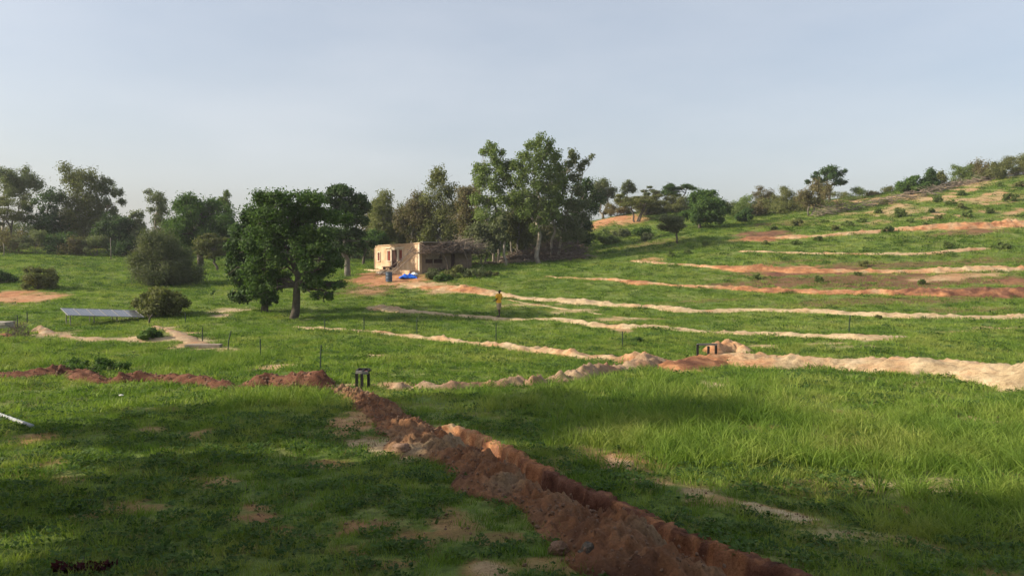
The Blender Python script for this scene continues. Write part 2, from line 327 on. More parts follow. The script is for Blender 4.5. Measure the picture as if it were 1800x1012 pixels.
br.inputs['Color1'].default_value = (.02,.026,.05,1); br.inputs['Color2'].default_value = (.025,.03,.06,1); br.inputs['Mortar'].default_value = (.30,.31,.33,1)
_, dst = noise_ramp(nt, 3, ((.10,.095,.10), (.20,.19,.18)), 4, tcn)
nt.links.new(tcn, br.inputs['Vector']); nt.links.new(mixc(nt, .45, br.outputs[0], dst.outputs[0]), b.inputs['Base Color'])
plain('aluminium', ((.20,.20,.21), (.28,.28,.29)), 4, .6, 0, .4, .2)

# ------------------------------------------------------------------ mesh helpers
C = S.collection
def tag(o, label=None, cat=None, group=None, kind=None):
    if label: o['label'] = label
    if cat: o['category'] = cat
    if group: o['group'] = group
    if kind: o['kind'] = kind
    return o
def empty(name, loc, label, cat, group=None, rz=0):
    o = bpy.data.objects.new(name, None); C.objects.link(o); o.location = loc; o.rotation_euler = (0, 0, rz); o.empty_display_size = .2
    return tag(o, label, cat, group)
def np_mesh(name, V, quads, smooth=True, tris=None):
    me = bpy.data.meshes.new(name); V = np.asarray(V, np.float32); nq = 0 if quads is None else len(quads); ntr = 0 if tris is None else len(tris)
    me.vertices.add(len(V)); me.vertices.foreach_set('co', V.ravel())
    me.loops.add(nq * 4 + ntr * 3); me.polygons.add(nq + ntr)
    li = np.concatenate([np.asarray(a, np.int32).ravel() for a in (quads, tris) if a is not None and len(a)])
    me.loops.foreach_set('vertex_index', li)
    st = np.r_[np.arange(nq) * 4, nq * 4 + np.arange(ntr) * 3].astype(np.int32); me.polygons.foreach_set('loop_start', st)
    me.polygons.foreach_set('use_smooth', np.full(nq + ntr, smooth)); me.update(calc_edges=True); return me
class MB:
    def __init__(s): s.v = []; s.q = []; s.t = []; s.n = 0
    def add(s, V, q=(), t=()):
        s.v.append(np.asarray(V, float)); 
        if len(q): s.q.append(np.asarray(q, int) + s.n)
        if len(t): s.t.append(np.asarray(t, int) + s.n)
        s.n += len(V); return s
    def box(s, c, d, rz=0, tilt=None):
        x, y, z = [k / 2 for k in d]; V = np.array([(-x,-y,-z),(x,-y,-z),(x,y,-z),(-x,y,-z),(-x,-y,z),(x,-y,z),(x,y,z),(-x,y,z)])
        if tilt: a = tilt; R = np.array([[1,0,0],[0,math.cos(a),-math.sin(a)],[0,math.sin(a),math.cos(a)]]); V = V @ R.T
        a = rz; R = np.array([[math.cos(a),-math.sin(a),0],[math.sin(a),math.cos(a),0],[0,0,1]])
        return s.add(V @ R.T + np.array(c), [(0,3,2,1),(4,5,6,7),(0,1,5,4),(1,2,6,5),(2,3,7,6),(3,0,4,7)])
    def tube(s, P, R, sides=7, rough=0, rng=RS):
        P = np.array(P, float); k = len(P); R = np.broadcast_to(np.asarray(R, float), (k,)) 
        T = np.gradient(P, axis=0); T /= np.linalg.norm(T, axis=1)[:, None] + 1e-9
        ref = np.array([0, 0, 1.0]) if abs(T[:, 2]).mean() < .8 else np.array([1.0, 0, 0])
        U = np.cross(T, ref); U /= np.linalg.norm(U, axis=1)[:, None] + 1e-9; Wv = np.cross(T, U)
        a = np.arange(sides) * 2 * math.pi / sides
        rr = R[:, None] * (1 + (rng.rand(k, sides) - .5) * 2 * rough)
        V = P[:, None] + rr[..., None] * (np.cos(a)[None, :, None] * U[:, None] + np.sin(a)[None, :, None] * Wv[:, None])
        V = V.reshape(-1, 3); q = []
        i, j = np.meshgrid(np.arange(k - 1), np.arange(sides), indexing='ij'); i = i.ravel(); j = j.ravel(); j2 = (j + 1) % sides
        q = np.c_[i*sides+j, i*sides+j2, (i+1)*sides+j2, (i+1)*sides+j]
        V = np.r_[V, [P[0]], [P[-1]]]; c0 = k * sides; jj = np.arange(sides); j2 = (jj + 1) % sides
        t = np.r_[np.c_[np.full(sides, c0), j2, jj], np.c_[np.full(sides, c0 + 1), (k-1)*sides+jj, (k-1)*sides+j2]]
        return s.add(V, q, t)
    def mesh(s, name, smooth=True):
        return np_mesh(name, np.concatenate(s.v), np.concatenate(s.q) if s.q else None, smooth, np.concatenate(s.t) if s.t else None)
    def build(s, name, material, parent=None, smooth=False):
        me = s.mesh(name, smooth); me.materials.append(M[material]); return link(name, me, parent)
def link(name, me, parent=None):
    o = bpy.data.objects.new(name, me); C.objects.link(o)
    if parent: o.parent = parent
    return o
def set_attr(me, name, a):
    at = me.attributes.new(name, 'FLOAT', 'POINT'); at.data.foreach_set('value', np.asarray(a, np.float32).ravel())
def copy_tree(o, parent=None):
    c = o.copy(); C.objects.link(c); c.parent = parent
    for ch in o.children: copy_tree(ch, c)
    return c

# ------------------------------------------------------------------ ground sheet
def axis(segs):
    out = [segs[0][0]]
    for (a, b, st) in segs:
        k = max(1, int(round((b - a) / st))); out += list(np.linspace(a, b, k + 1)[1:])
    return np.array(out)
gx = axis([(-1500,-200,260),(-200,-80,6),(-80,-30,.7),(-30,-8,.3),(-8,9,.10),(9,30,.3),(30,85,.6),(85,200,6),(200,1500,260)])
gy = axis([(-300,-30,60),(-30,4,2),(4,24,.10),(24,45,.22),(45,80,.35),(80,125,.5),(125,240,5),(240,2400,300)])
GX, GY = np.meshgrid(gx, gy); GZ = H(GX, GY); ba, to, dy = masks(GX, GY)
GZ = GZ + np.where(GY < 130, 1, 0) * (.03 * fbm(GX * 2.6, GY * 2.6, 3) + .025 * ba * fbm(GX * 5, GY * 5, 3))
nx, ny = len(gx), len(gy); ii, jj = np.meshgrid(np.arange(ny - 1), np.arange(nx - 1), indexing='ij'); ii = ii.ravel(); jj = jj.ravel()
gm = np_mesh('ground', np.c_[GX.ravel(), GY.ravel(), GZ.ravel()], np.c_[ii*nx+jj, ii*nx+jj+1, (ii+1)*nx+jj+1, (ii+1)*nx+jj])
set_attr(gm, 'bare', ba); set_attr(gm, 'tone', to); set_attr(gm, 'dry', dy); gm.materials.append(M['ground'])
tag(link('ground', gm), kind='structure')

# ------------------------------------------------------------------ earth banks
BANKS = []
def bank(pxs, w, h, tone, label, mat_='bank_soil', step=.16, across=14, lump=1.0, seed=0, diag=0.0, shift=0.0, endw=.3, crumb=0.0):
    P = [hit(*p[:2]) for p in pxs]; ws = np.array([p[2] if len(p) > 2 else 1.0 for p in pxs])
    A = np.c_[np.array(P), ws, np.array([p[3] if len(p) > 3 else tone for p in pxs])]
    Q = resample(A, step); wq = np.clip(Q[:, 3], .08, 9); tq = Q[:, 4]; k = len(Q)
    arc = np.r_[0, np.cumsum(np.hypot(*np.diff(Q[:, :2], axis=0).T))]
    T = np.gradient(Q[:, :2], axis=0); T /= np.linalg.norm(T, axis=1)[:, None] + 1e-9; N = np.c_[-T[:, 1], T[:, 0]]
    end = sstep(0, endw * 3, arc) * sstep(0, endw * 3, arc[-1] - arc)
    wv = w * wq * (.85 + .45 * fbm(arc * .7 + seed, arc * 0 + seed, 3)) * (.35 + .65 * end)
    hv = h * wq * (1 + .5 * lump * fbm(arc * .55 + seed * 3, arc * 0 + 5 + seed, 3)) * end
    u = np.linspace(-1, 1, across)[None, :]
    lat = u * wv[:, None] / 2 + .12 * w * fbm(arc * .9 + 9, arc * 0 + seed, 2)[:, None] + shift
    X = Q[:, 0, None] + N[:, 0, None] * lat; Y = Q[:, 1, None] + N[:, 1, None] * lat
    prof = np.clip(1 - np.abs(u) ** 1.7, 0, 1) ** .95
    rid = 1 - np.abs(fbm(X * 2.1 + seed, Y * 2.1, 4)) * 2.1
    if diag: rid = rid * .6 + .9 * (np.abs(((arc[:, None] * .55 + u * .55 + .3 * fbm(X * .8, Y * .8, 2)) % 1) * 2 - 1) - .4) * diag
    low = .5 + .5 * rid; far = 1.0 if Q[:, 1].mean() < 40 else .78
    z = far * hv[:, None] * prof * (.60 + .34 * (rid - .3) * lump + .22 * fbm(X * 5.5, Y * 5.5 + seed, 3) * lump)
    if not crumb:
        hh = far * hv[:, None] * prof ** .6; z = z + hh * (.22 * dome(X * .8 + seed + .5 * fbm(X, Y, 2), Y * 1.1, .6) * (vnoise(X * .5 + seed, Y * .5) > .4) + .20 * dome(X * 2.4, Y * 2.4 + seed, .5) * (vnoise(X * .9, Y * .9 + seed) > .45) + .25 * fbm(X * 1.3 + seed, Y * 3, 4) - .08)
    if crumb:
        wx_ = X + .12 * fbm(X * 5, Y * 5, 3); wy_ = Y + .12 * fbm(X * 5 + 9, Y * 5, 3)
        z = z + crumb * prof ** .5 * (.09 * (1 - 2 * np.abs(fbm(X * 2.8, Y * 2.8 + 3, 4))) + .10 * dome(wx_ * 3.1, wy_ * 3.1, .55) * (vnoise(X * 2, Y * 2) > .45) + .06 * dome(wx_ * 6.5 + 5, wy_ * 6.5, .5) + .035 * dome(wx_ * 13 + 5, wy_ * 13, .5) + .05 * fbm(X * 12, Y * 12, 3) - .06)
    Z = H(X, Y) + np.where(np.abs(u) > .97, -.09, z - .02 + .015)
    V = np.c_[X.ravel(), Y.ravel(), Z.ravel()]
    i, j = np.meshgrid(np.arange(k - 1), np.arange(across - 1), indexing='ij'); i = i.ravel(); j = j.ravel()
    me = np_mesh('earth_bank', V, np.c_[i*across+j, (i+1)*across+j, (i+1)*across+j+1, i*across+j+1]); me.flip_normals()
    set_attr(me, 'tone', np.clip(np.broadcast_to(tq[:, None], X.shape) + (.45 if crumb else .3) * fbm(X * 1.1 + 3, Y * 1.1, 4), 0, 1.4))
    me.materials.append(M[mat_]); o = tag(link('earth_bank', me), label, None, None, 'structure')
    BANKS.append((Q[::max(1, int(.5 / step))], w * float(np.mean(wq)) , np.interp(np.arange(0, arc[-1], .5), arc, wv)))
    return o
# foreground spoil bank
bank([(575,684,.5,.6),(620,692,.6,.62),(655,712,.65,.6),(688,735,.75,.58),(725,760,.85,.56),(772,790,.95,.56),(830,822,1.0,.6),(885,850,1.0,.62),(940,878,1.0,.62),(1000,910,1.0,.65),(1050,945,1.05,.62),(1110,985,1.1,.62),(1180,1030,1.1,.62),(1280,1090,1.1,.62)],
     1.8, .30, .66, 'long heap of crumbly brown soil beside the trench', 'bank_brown_soil', step=.04, across=60, seed=2, lump=.8, crumb=1.0)
# red bank at left, its colour darkened for the unlit face
bank([(-90,668,.9,1.25),(-30,662,1,1.25),(30,664,.9,1.25),(100,660,1.25,1.25),(130,660,1.1,1.25),(165,668,.8,1.25),(200,671,.8,1.25),(240,667,1.1,1.25),(275,669,1.0,1.25),(310,670,.9,1.25),(350,674,.9,1.25),(385,680,.7,1.25),(420,683,.9,1.25)],
     1.35, .30, 1.3, 'low red earth bank across the grass at left', step=.09, across=20, seed=4, lump=1.1)
bank([(405,682,.8,1.25),(445,678,.9,1.25),(475,676,1.0,1.25),(505,678,.95,1.25),(540,678,1.45,1.25),(565,681,1.2,1.25),(590,686,.6,.9)],
     1.5, .62, .8, 'tallest dark brown soil mound left of the three-legged iron frame', step=.08, across=22, seed=9, lump=.6)
# grey lumpy row right of the iron frame
bank([(668,684,.7),(695,683,1.35),(722,684,.7),(745,683,.95),(770,684,.6),(795,682,.9),(820,681,.6),(850,678,.7),(880,678,.7),(905,676,.8),(935,676,.85),(960,672,.7),(985,670,1.0),(1020,663,1.15),(1050,657,1.0),(1080,652,1.15),(1110,647,1.4),(1150,642,1.4),(1180,638,1.2)],
     1.05, .33, .42, 'row of lumpy greyish soil heaps between the two iron frames', 'bank_grey_soil', step=.09, across=18, seed=12, lump=1.3)
# pale ridge to its left above
bank([(490,573,.35,.3),(540,577,.5,.3),(600,581,.6,.3),(660,585,.7,.3),(720,592,.75,.3),(780,599,.85,.3),(840,606,.9,.3),(900,613,1.0,.32),(960,620,1.1,.35),(1020,628,1.2,.35),(1080,633,1.35,.4),(1140,637,1.5,.5),(1190,636,1.3,.65)],
     1.35, .34, .3, 'pale sand ridge from the big tree to the right iron frame', step=.12, across=18, seed=21, diag=1.0)
bank([(1150,648,.9,.7),(1200,643,1.1,.75),(1240,637,1.1,.7),(1290,632,1.3,.5),(1340,640,1.4,.4),(1400,642,1.5,.35),(1460,642,1.5,.35),(1520,643,1.6,.35),(1580,646,1.6,.35),(1650,650,1.55,.3),(1720,657,1.6,.25),(1800,668,1.8,.2),(1900,685,1.8,.2),(2000,700,1.8,.2)],
     2.1, .34, .36, 'widest pale sand bank running to the right edge', step=.1, across=26, seed=23, diag=.9, lump=.45)
bank([(1245,622,.7,.6),(1262,617,1.0,.5),(1280,614,1.25,.35),(1300,617,.9,.4),(1315,621,.6,.5)], 1.6, .5, .4, 'rounded sandy heap behind the right iron frame', step=.1, across=20, seed=25, lump=.5)
bank([(1320,611,.6,.3),(1345,611,1.0,.25),(1370,611,.6,.3)], .9, .22, .3, 'small pale sand heap right of the rounded heap', step=.1, across=14, seed=26, lump=.5)
bank([(640,540,.5),(670,544,1.3,.35),(700,547,1.1,.3),(760,551,.8),(830,557,.9),(900,562,.9),(980,562,.8),(1010,566,.9),(1050,573,1.0),(1100,576,.9),(1150,575,.9),(1190,579,1.0),(1250,585,1.0),(1300,586,.9),(1370,589,.85),(1440,592,1.0),(1500,594,1.0),(1560,594,.9),(1604,591,.5)],
     1.35, .30, .18, 'cream sand ridge where the person in yellow stands', step=.14, across=14, seed=31, diag=.7)
bank([(700,497,.5,.4),(740,504,.7,.4),(790,507,1.3,.5),(830,511,1.5,.5),(870,517,1.2,.35),(900,522,.9),(960,528,1.1),(1040,533,1.1),(1090,537,.9),(1150,540,.9),(1190,546,1.1),(1240,548,.9),(1300,546,.7),(1370,546,.7),(1440,549,.9),(1500,552,1.0),(1560,555,1.1),(1640,557,1.1),(1720,558,1.0),(1800,557,1.0),(1900,556,1.0)],
     1.5, .30, .22, 'long cream sand ridge from the house to the right edge', step=.16, across=14, seed=35, diag=.5)
bank([(950,485,.35,.4),(1010,489,.4,.4),(1080,492,.7,.5),(1120,497,1.0,.6),(1150,499,.6,.6),(1190,502,.5,.5),(1240,505,.7,.55),(1300,508,1.0,.65),(1360,512,1.1,.7),(1430,514,1.0,.65),(1500,515,1.0,.65),(1560,515,1.1,.65),(1620,514,1.5,.75),(1700,516,1.6,.8),(1760,516,1.7,.85),(1850,516,1.7,.85)],
     1.9, .34, .68, 'orange earth ridge below the brown terrace', step=.18, across=14, seed=41, lump=1.1)
bank([(1105,459,.5,.4),(1150,462,.5,.4),(1200,466,.6,.4),(1250,469,.7,.5),(1300,473,1.3,.65),(1360,475,1.5,.7),(1420,477,1.1,.65),(1480,477,.9,.5),(1540,478,1.1,.5),(1600,477,1.1,.45),(1680,476,1.1,.4),(1760,474,1.2,.35),(1850,473,1.2,.35)],
     1.9, .34, .58, 'orange ridge along the upper edge of the brown terrace', step=.2, across=14, seed=43, lump=1.1)
bank([(1292,442,.6,.4),(1350,443,.6,.35),(1420,446,.8,.35),(1500,447,.8,.35),(1580,447,.8,.35),(1640,445,.8,.4),(1700,440,1.0,.4),(1745,436,.7,.4)],
     1.3, .30, .38, 'thin straight sandy ridge on the slope above the brown terrace', step=.2, across=12, seed=47)
bank([(1300,421,.8,.7),(1350,419,.8,.6),(1410,417,.9,.45),(1470,413,.8,.45),(1530,408,.9,.45),(1580,404,1.1,.5),(1620,401,1.5,.55),(1680,398,1.8,.55),(1740,397,1.8,.55),(1800,394,1.9,.5),(1900,386,1.9,.5)],
     2.0, .38, .58, 'highest orange ridge across the upper hillside', step=.2, across=14, seed=51)
bank([(885,525,.5),(930,534,.6),(980,541,.6),(1040,549,.5),(1080,556,.45),(1140,561,.3)], .8, .12, .3, 'thin sandy line on grass between two cream ridges', step=.2, across=10, seed=55)
bank([(45,583,.6,.4),(66,582,1.5,.45),(90,587,1.0,.4),(130,594,.6,.3),(200,597,.4,.3)], 1.0, .30, .35, 'small greyish soil heap near the dead branches at left', 'bank_grey_soil', step=.12, across=14, seed=58, lump=.8)
bank([(270,572,.5),(300,582,.9),(322,592,1.2),(345,603,1.1),(375,612,.8)], .95, .2, .35, 'short greyish sand ridge running down from the solar panels', 'bank_grey_soil', step=.12, across=14, seed=59, lump=.8)
bank([(-40,592,1,.8),(0,592,1,.8),(25,594,.7,.8)], 1.3, .3, .85, 'dark soil heap at the left edge', 'bank_soil', step=.15, across=14, seed=60, lump=.8)

# the open trench: its own strip with steep ragged walls, laid into the cut in the ground
Qt = TR; arc = np.r_[0, np.cumsum(np.hypot(*np.diff(Qt[:, :2], axis=0).T))]; kk = int(arc[-1] / .06); ai = np.linspace(0, arc[-1], kk)
qx = np.interp(ai, arc, Qt[:, 0]); qy = np.interp(ai, arc, Qt[:, 1]); Tt = np.gradient(np.c_[qx, qy], axis=0); Tt /= np.linalg.norm(Tt, axis=1)[:, None]; Nt = np.c_[-Tt[:, 1], Tt[:, 0]]
lu = .74 * np.array([-.76,-.70,-.60,-.50,-.44,-.41,-.38,-.34,-.28,-.18,-.06,.06,.18,.28,.34,.38,.41,.44,.50,.60,.70,.76]); dz = np.array([0,1,1,1,.96,.80,.5,.25,.1,.04,0,0,.04,.1,.25,.5,.80,.96,1,1,1,0]) ; dep = .55 * sstep(0, 1.6, ai)
lat = lu[None, :] * (1 + .16 * fbm(ai[:, None] * .9 + np.sign(lu)[None, :] * 7, np.zeros((kk, 1)), 3)) * (.6 + .4 * sstep(0, 1.5, ai))[:, None] + .025 * fbm(ai[:, None] * 5, lu[None, :] * 4, 3) + .012 * fbm(ai[:, None] * 14, lu[None, :] * 2, 2) + .07 * fbm(ai[:, None] * 2.5, np.sign(lu)[None, :] * 4, 3)
X = qx[:, None] + Nt[:, 0, None] * lat; Y = qy[:, None] + Nt[:, 1, None] * lat
Z = H0(X, Y) + .02 - dep[:, None] * (1 - np.where(dz > 0, dz, 0))[None, :]; Z[:, 0] = H0(X[:, 0], Y[:, 0]) - .12; Z[:, -1] = H0(X[:, -1], Y[:, -1]) - .12
Z += (.05 * fbm(X * 6, Y * 6, 3) + .05 * (1 - 2 * np.abs(fbm(X * 11, Y * 11, 3)))) * ((np.abs(lu) < .7))[None, :] + .03 * np.abs(fbm(X * 3, Y * 3, 3)); ac = len(lu); i, j = np.meshgrid(np.arange(kk - 1), np.arange(ac - 1), indexing='ij'); i = i.ravel(); j = j.ravel()
me = np_mesh('trench', np.c_[X.ravel(), Y.ravel(), Z.ravel()], np.c_[i*ac+j, (i+1)*ac+j, (i+1)*ac+j+1, i*ac+j+1]); me.flip_normals()
set_attr(me, 'tone', np.clip(.66 + .20 * sstep(2.5, 7, ai)[:, None] + .3 * fbm(X * .9, Y * .9, 3) + .3 * fbm(X * 7, Y * 7, 3), 0, 1)); me.materials.append(M['bank_soil']); tag(link('trench', me), 'narrow open trench with orange walls beside the brown soil heap', None, None, 'structure')
BANKS.append((np.c_[qx, qy][::8], 1.0, np.full(2, .80)))

def bankmask(X, Y):
    m = np.zeros(len(X), bool)
    for Q, w, wv in BANKS:
        lo = Q[:, :2].min(0) - 2; hi = Q[:, :2].max(0) + 2
        s = (X > lo[0]) & (X < hi[0]) & (Y > lo[1]) & (Y < hi[1])
        if not s.any(): continue
        d, a, _ = poly_dist(X[s], Y[s], Q); wi = np.interp(a, np.arange(len(wv)) * .5, wv)
        m[np.where(s)[0][d < wi * .5 * (.55 + .35 * RS.rand(int(s.sum())))]] = True
    return m

# ------------------------------------------------------------------ scattering
def scatter(name, P, rot, scl, idx, protos, label=None):
    me = bpy.data.meshes.new(name); me.vertices.add(len(P)); me.vertices.foreach_set('co', np.asarray(P, np.float32).ravel())
    a = me.attributes.new('rot', 'FLOAT_VECTOR', 'POINT'); a.data.foreach_set('vector', np.asarray(rot, np.float32).ravel())
    a = me.attributes.new('scl', 'FLOAT_VECTOR', 'POINT'); a.data.foreach_set('vector', np.asarray(scl, np.float32).ravel())
    a = me.attributes.new('idx', 'INT', 'POINT'); a.data.foreach_set('value', np.asarray(idx, np.int32).ravel())
    o = link(name, me); tag(o, label, None, None, 'stuff')
    col = bpy.data.collections.new(name + '_kinds')
    for k, (pm) in enumerate(protos):
        po = bpy.data.objects.new('%s_kind_%02d' % (name, k), pm); col.objects.link(po)
    g = bpy.data.node_groups.new(name, 'GeometryNodeTree')
    g.interface.new_socket('Geometry', in_out='INPUT', socket_type='NodeSocketGeometry'); g.interface.new_socket('Geometry', in_out='OUTPUT', socket_type='NodeSocketGeometry')
    N = g.nodes; L = g.links; gi = N.new('NodeGroupInput'); go = N.new('NodeGroupOutput'); ip = N.new('GeometryNodeInstanceOnPoints'); ci = N.new('GeometryNodeCollectionInfo')
    ci.inputs['Collection'].default_value = col; ci.inputs['Separate Children'].default_value = True; ci.inputs['Reset Children'].default_value = True
    def na(nm, ty):
        q = N.new('GeometryNodeInputNamedAttribute'); q.data_type = ty; q.inputs['Name'].default_value = nm; return q.outputs['Attribute']
    L.new(gi.outputs[0], ip.inputs['Points']); L.new(ci.outputs[0], ip.inputs['Instance']); ip.inputs['Pick Instance'].default_value = True
    L.new(na('idx', 'INT'), ip.inputs['Instance Index']); L.new(na('scl', 'FLOAT_VECTOR'), ip.inputs['Scale'])
    er = N.new('FunctionNodeEulerToRotation'); L.new(na('rot', 'FLOAT_VECTOR'), er.inputs[0]); L.new(er.outputs[0], ip.inputs['Rotation'])
    L.new(ip.outputs[0], go.inputs[0]); md = o.modifiers.new('scatter', 'NODES'); md.node_group = g
    return o
def tuft(seed, nb, h, spread, w, bend=.5, segs=3, material='grass_blade', head=False):
    r = np.random.RandomState(seed); V = []; Q = []; T = []; n0 = 0
    for i in range(nb):
        a = r.rand() * 6.283; rr = spread * math.sqrt(r.rand()); bx, by = rr * math.cos(a), rr * math.sin(a)
        d = a + r.randn() * .8; hh = h * (.55 + .6 * r.rand()); ww = w * (.7 + .6 * r.rand()); be = bend * (.3 + r.rand()) * hh; s = r.rand() * 6.283
        sx, sy = math.cos(s) * ww / 2, math.sin(s) * ww / 2
        for k in range(segs + 1):
            t = k / segs; x = bx + math.cos(d) * be * t * t; y = by + math.sin(d) * be * t * t; z = hh * (t - .25 * bend * t * t) - .02; f = 1 - t * t
            if k < segs: V += [(x - sx * f, y - sy * f, z), (x + sx * f, y + sy * f, z)]
            else: V += [(x, y, z)]
        for k in range(segs - 1): Q.append((n0+2*k, n0+2*k+1, n0+2*k+3, n0+2*k+2))
        T.append((n0+2*segs-2, n0+2*segs-1, n0+2*segs)); n0 += 2 * segs + 1
    me = np_mesh('tuft', np.array(V), np.array(Q) if Q else None, True, np.array(T)); me.materials.append(M[material]); return me
def weed(seed, nl, rad, h, ls, material):
    r = np.random.RandomState(seed); V = []; Q = []
    for i in range(nl):
        a = r.rand() * 6.283; rr = rad * math.sqrt(r.rand()); c = np.array([rr * math.cos(a), rr * math.sin(a), h * r.rand() * (1 - .5 * rr / rad) + .01])
        d = np.array([math.cos(a + r.randn() * .6), math.sin(a + r.randn() * .6), r.rand() * .7]); d /= np.linalg.norm(d)
        p = np.cross(d, [0, 0, 1]); p /= np.linalg.norm(p) + 1e-6; p = p + r.randn(3) * .3; l = ls * (.6 + .8 * r.rand())
        k = len(V); V += [c - d * l * .5, c + p * l * .32, c + d * l * .6, c - p * l * .32]; Q.append((k, k+1, k+2, k+3))
    me = np_mesh('weed', np.array(V), np.array(Q), True); me.materials.append(M[material]); return me

tufts = [tuft(1, 22, .13, .13, .008, .6), tuft(2, 26, .17, .16, .009, .7), tuft(3, 18, .10, .14, .008, .9), weed(4, 34, .15, .08, .045, 'leaf_green'),
         tuft(5, 22, .34, .14, .011, .8, 4), tuft(6, 16, .46, .12, .012, 1.0, 4), tuft(7, 14, .12, .13, .008, .8, 3, 'grass_dry'), weed(8, 50, .20, .12, .05, 'leaf_green'),
         tuft(9, 26, .22, .34, .022, .7, 2), tuft(10, 30, .16, .36, .025, .9, 2), weed(11, 50, .38, .16, .09, 'leaf_green'), tuft(12, 24, .15, .40, .024, .8, 2, 'grass_dry'), tuft(13, 20, .05, .22, .006, 2.5, 2, 'grass_dry')]
def field(y0, y1, dens, kinds, smin, smax, seed, dmin=0.0, tall=False):
    r = np.random.RandomState(seed); out = []
    A = .5 * (y0 + y1) * 1.48 * (y1 - y0); nn = int(A * dens)
    Y = np.sqrt(r.rand(nn) * (y1**2 - y0**2) + y0**2); X = (r.rand(nn) - .5) * 1.48 * Y
    return X, Y, r
def plant(name, bands, label):
    PP = []; RR = []; SC = []; ID = []
    for (y0, y1, dens, kinds, probs, smin, smax, seed) in bands:
        X, Y, r = field(y0, y1, dens, kinds, smin, smax, seed); ba, to, dy = masks(X, Y)
        cl = .5 + .5 * fbm(X * .8, Y * .8, 3)
        keep = (r.rand(len(X)) > ba * (.86 if y1 < 21 else 1.05) - .04) & (r.rand(len(X)) > dy * .55) & (r.rand(len(X)) < .35 + 1.1 * cl)
        X, Y, ba, dy = X[keep], Y[keep], ba[keep], dy[keep]; k2 = ~bankmask(X, Y); X, Y, ba, dy = X[k2], Y[k2], ba[k2], dy[k2]
        # tall grass belts
        u = 900 + F * X / Y
        tallm = sstep(13.5, 15, Y) * sstep(21.5, 18.5, Y) * sstep(950, 1060, u) + .8 * sstep(9.5, 11, Y) * sstep(16, 14, Y) * sstep(1450, 1650, u) + .7 * sstep(28, 31, Y) * sstep(40, 35, Y) * sstep(520, 420, u) * sstep(.4, .55, .5 + .5 * fbm(X * .4, Y * .4, 2)) + .6 * sstep(24.3, 23, Y) * sstep(20.5, 21.5, Y) * sstep(620, 560, u) * sstep(300, 420, u)+ .5*sstep(19, 21, Y) * sstep(28, 25, Y) * sstep(1500, 1300, u) * sstep(760, 900, u)
        idx = r.choice(kinds, len(X), p=probs)
        if y1 <= 41: tm = r.rand(len(X)) < tallm * .62; idx = np.where(tm, r.choice([4, 5], len(X), p=[.6, .4]), idx)
        if y1 <= 41: idx = np.where((r.rand(len(X)) < ba * .6 + dy * .5 + .07), 6, idx); idx = np.where(r.rand(len(X)) < .05 + .25 * ba, 12, idx)
        else: idx = np.where((r.rand(len(X)) < dy * .7 + ba * .2), 11, idx)
        s = smin + (smax - smin) * r.rand(len(X)) * (.55 + .9 * (.5 + .5 * fbm(X * .35 + 11, Y * .35, 3)))
        s = np.where(ba > .2, s * .75, s)
        PP.append(np.c_[X, Y, H(X, Y) + (.0)]); RR.append(np.c_[r.randn(len(X)) * .08, r.randn(len(X)) * .08, r.rand(len(X)) * 6.283]); SC.append(np.c_[s, s, s * (.8 + .5 * r.rand(len(X)))]); ID.append(idx)
    P = np.concatenate(PP); print(name, len(P))
    return scatter(name, P, np.concatenate(RR), np.concatenate(SC), np.concatenate(ID), tufts, label)
plant('grass', [(6, 12, 75, [0,1,2,3,7], [.3,.2,.25,.13,.12], .6, 1.25, 1), (12, 20, 50, [0,1,2,3,7], [.3,.26,.2,.12,.12], .75, 1.5, 2), (20, 41, 24, [0,1,3,7,9], [.32,.34,.1,.08,.16], .9, 1.7, 3),
                (41, 70, 9, [8,9,10], [.4,.5,.1], .7, 1.3, 4), (70, 125, 4.2, [8,9,10], [.45,.35,.2], .9, 1.8, 5)], 'short green grass and low weeds over the whole field')

# clods on the fresh banks
def blob(seed, sub=2):
    import bmesh
    bm = bmesh.new(); bmesh.ops.create_icosphere(bm, subdivisions=sub, radius=1); r = np.random.RandomState(seed); q = r.randn(6, 3)
    for v in bm.verts:
        d = 1 + .16 * sum(math.sin(2.1 * v.co.dot(Vector(k)) + i) for i, k in enumerate(q)) / 2; v.co *= d * (.8 + .3 * r.rand() if sub > 1 else 1)
    me = bpy.data.meshes.new('clod'); bm.to_mesh(me); bm.free(); me.materials.append(M['clod_soil']); return me
cl = [blob(1, 1), blob(2, 1), blob(3, 1)]
r = np.random.RandomState(5); PP = []; SS = []
dg = bpy.context.evaluated_depsgraph_get()
bank_objs = [o for o in bpy.data.objects if o.name.startswith('earth_bank')]
for bi, cnt, smx in ((0, 5200, .030), (1, 900, .045), (2, 600, .045), (3, 700, .035)):
    me = bank_objs[bi].data; vs = np.empty(len(me.vertices) * 3, np.float32); me.vertices.foreach_get('co', vs); vs = vs.reshape(-1, 3)
    k = r.choice(len(vs), cnt); s = smx * (.25 + .9 * r.rand(cnt) ** 4)
    PP.append(vs[k] + np.c_[r.randn(cnt) * .05, r.randn(cnt) * .05, s * .3]); SS.append(s)
SS = np.concatenate(SS); scatter('soil_clods', np.concatenate(PP), r.rand(len(SS), 3) * 6, np.c_[SS, SS * (.7 + .5 * r.rand(len(SS))), SS * .75], r.randint(0, 3, len(SS)), cl, 'small crumbs and clods of soil lying on the banks')

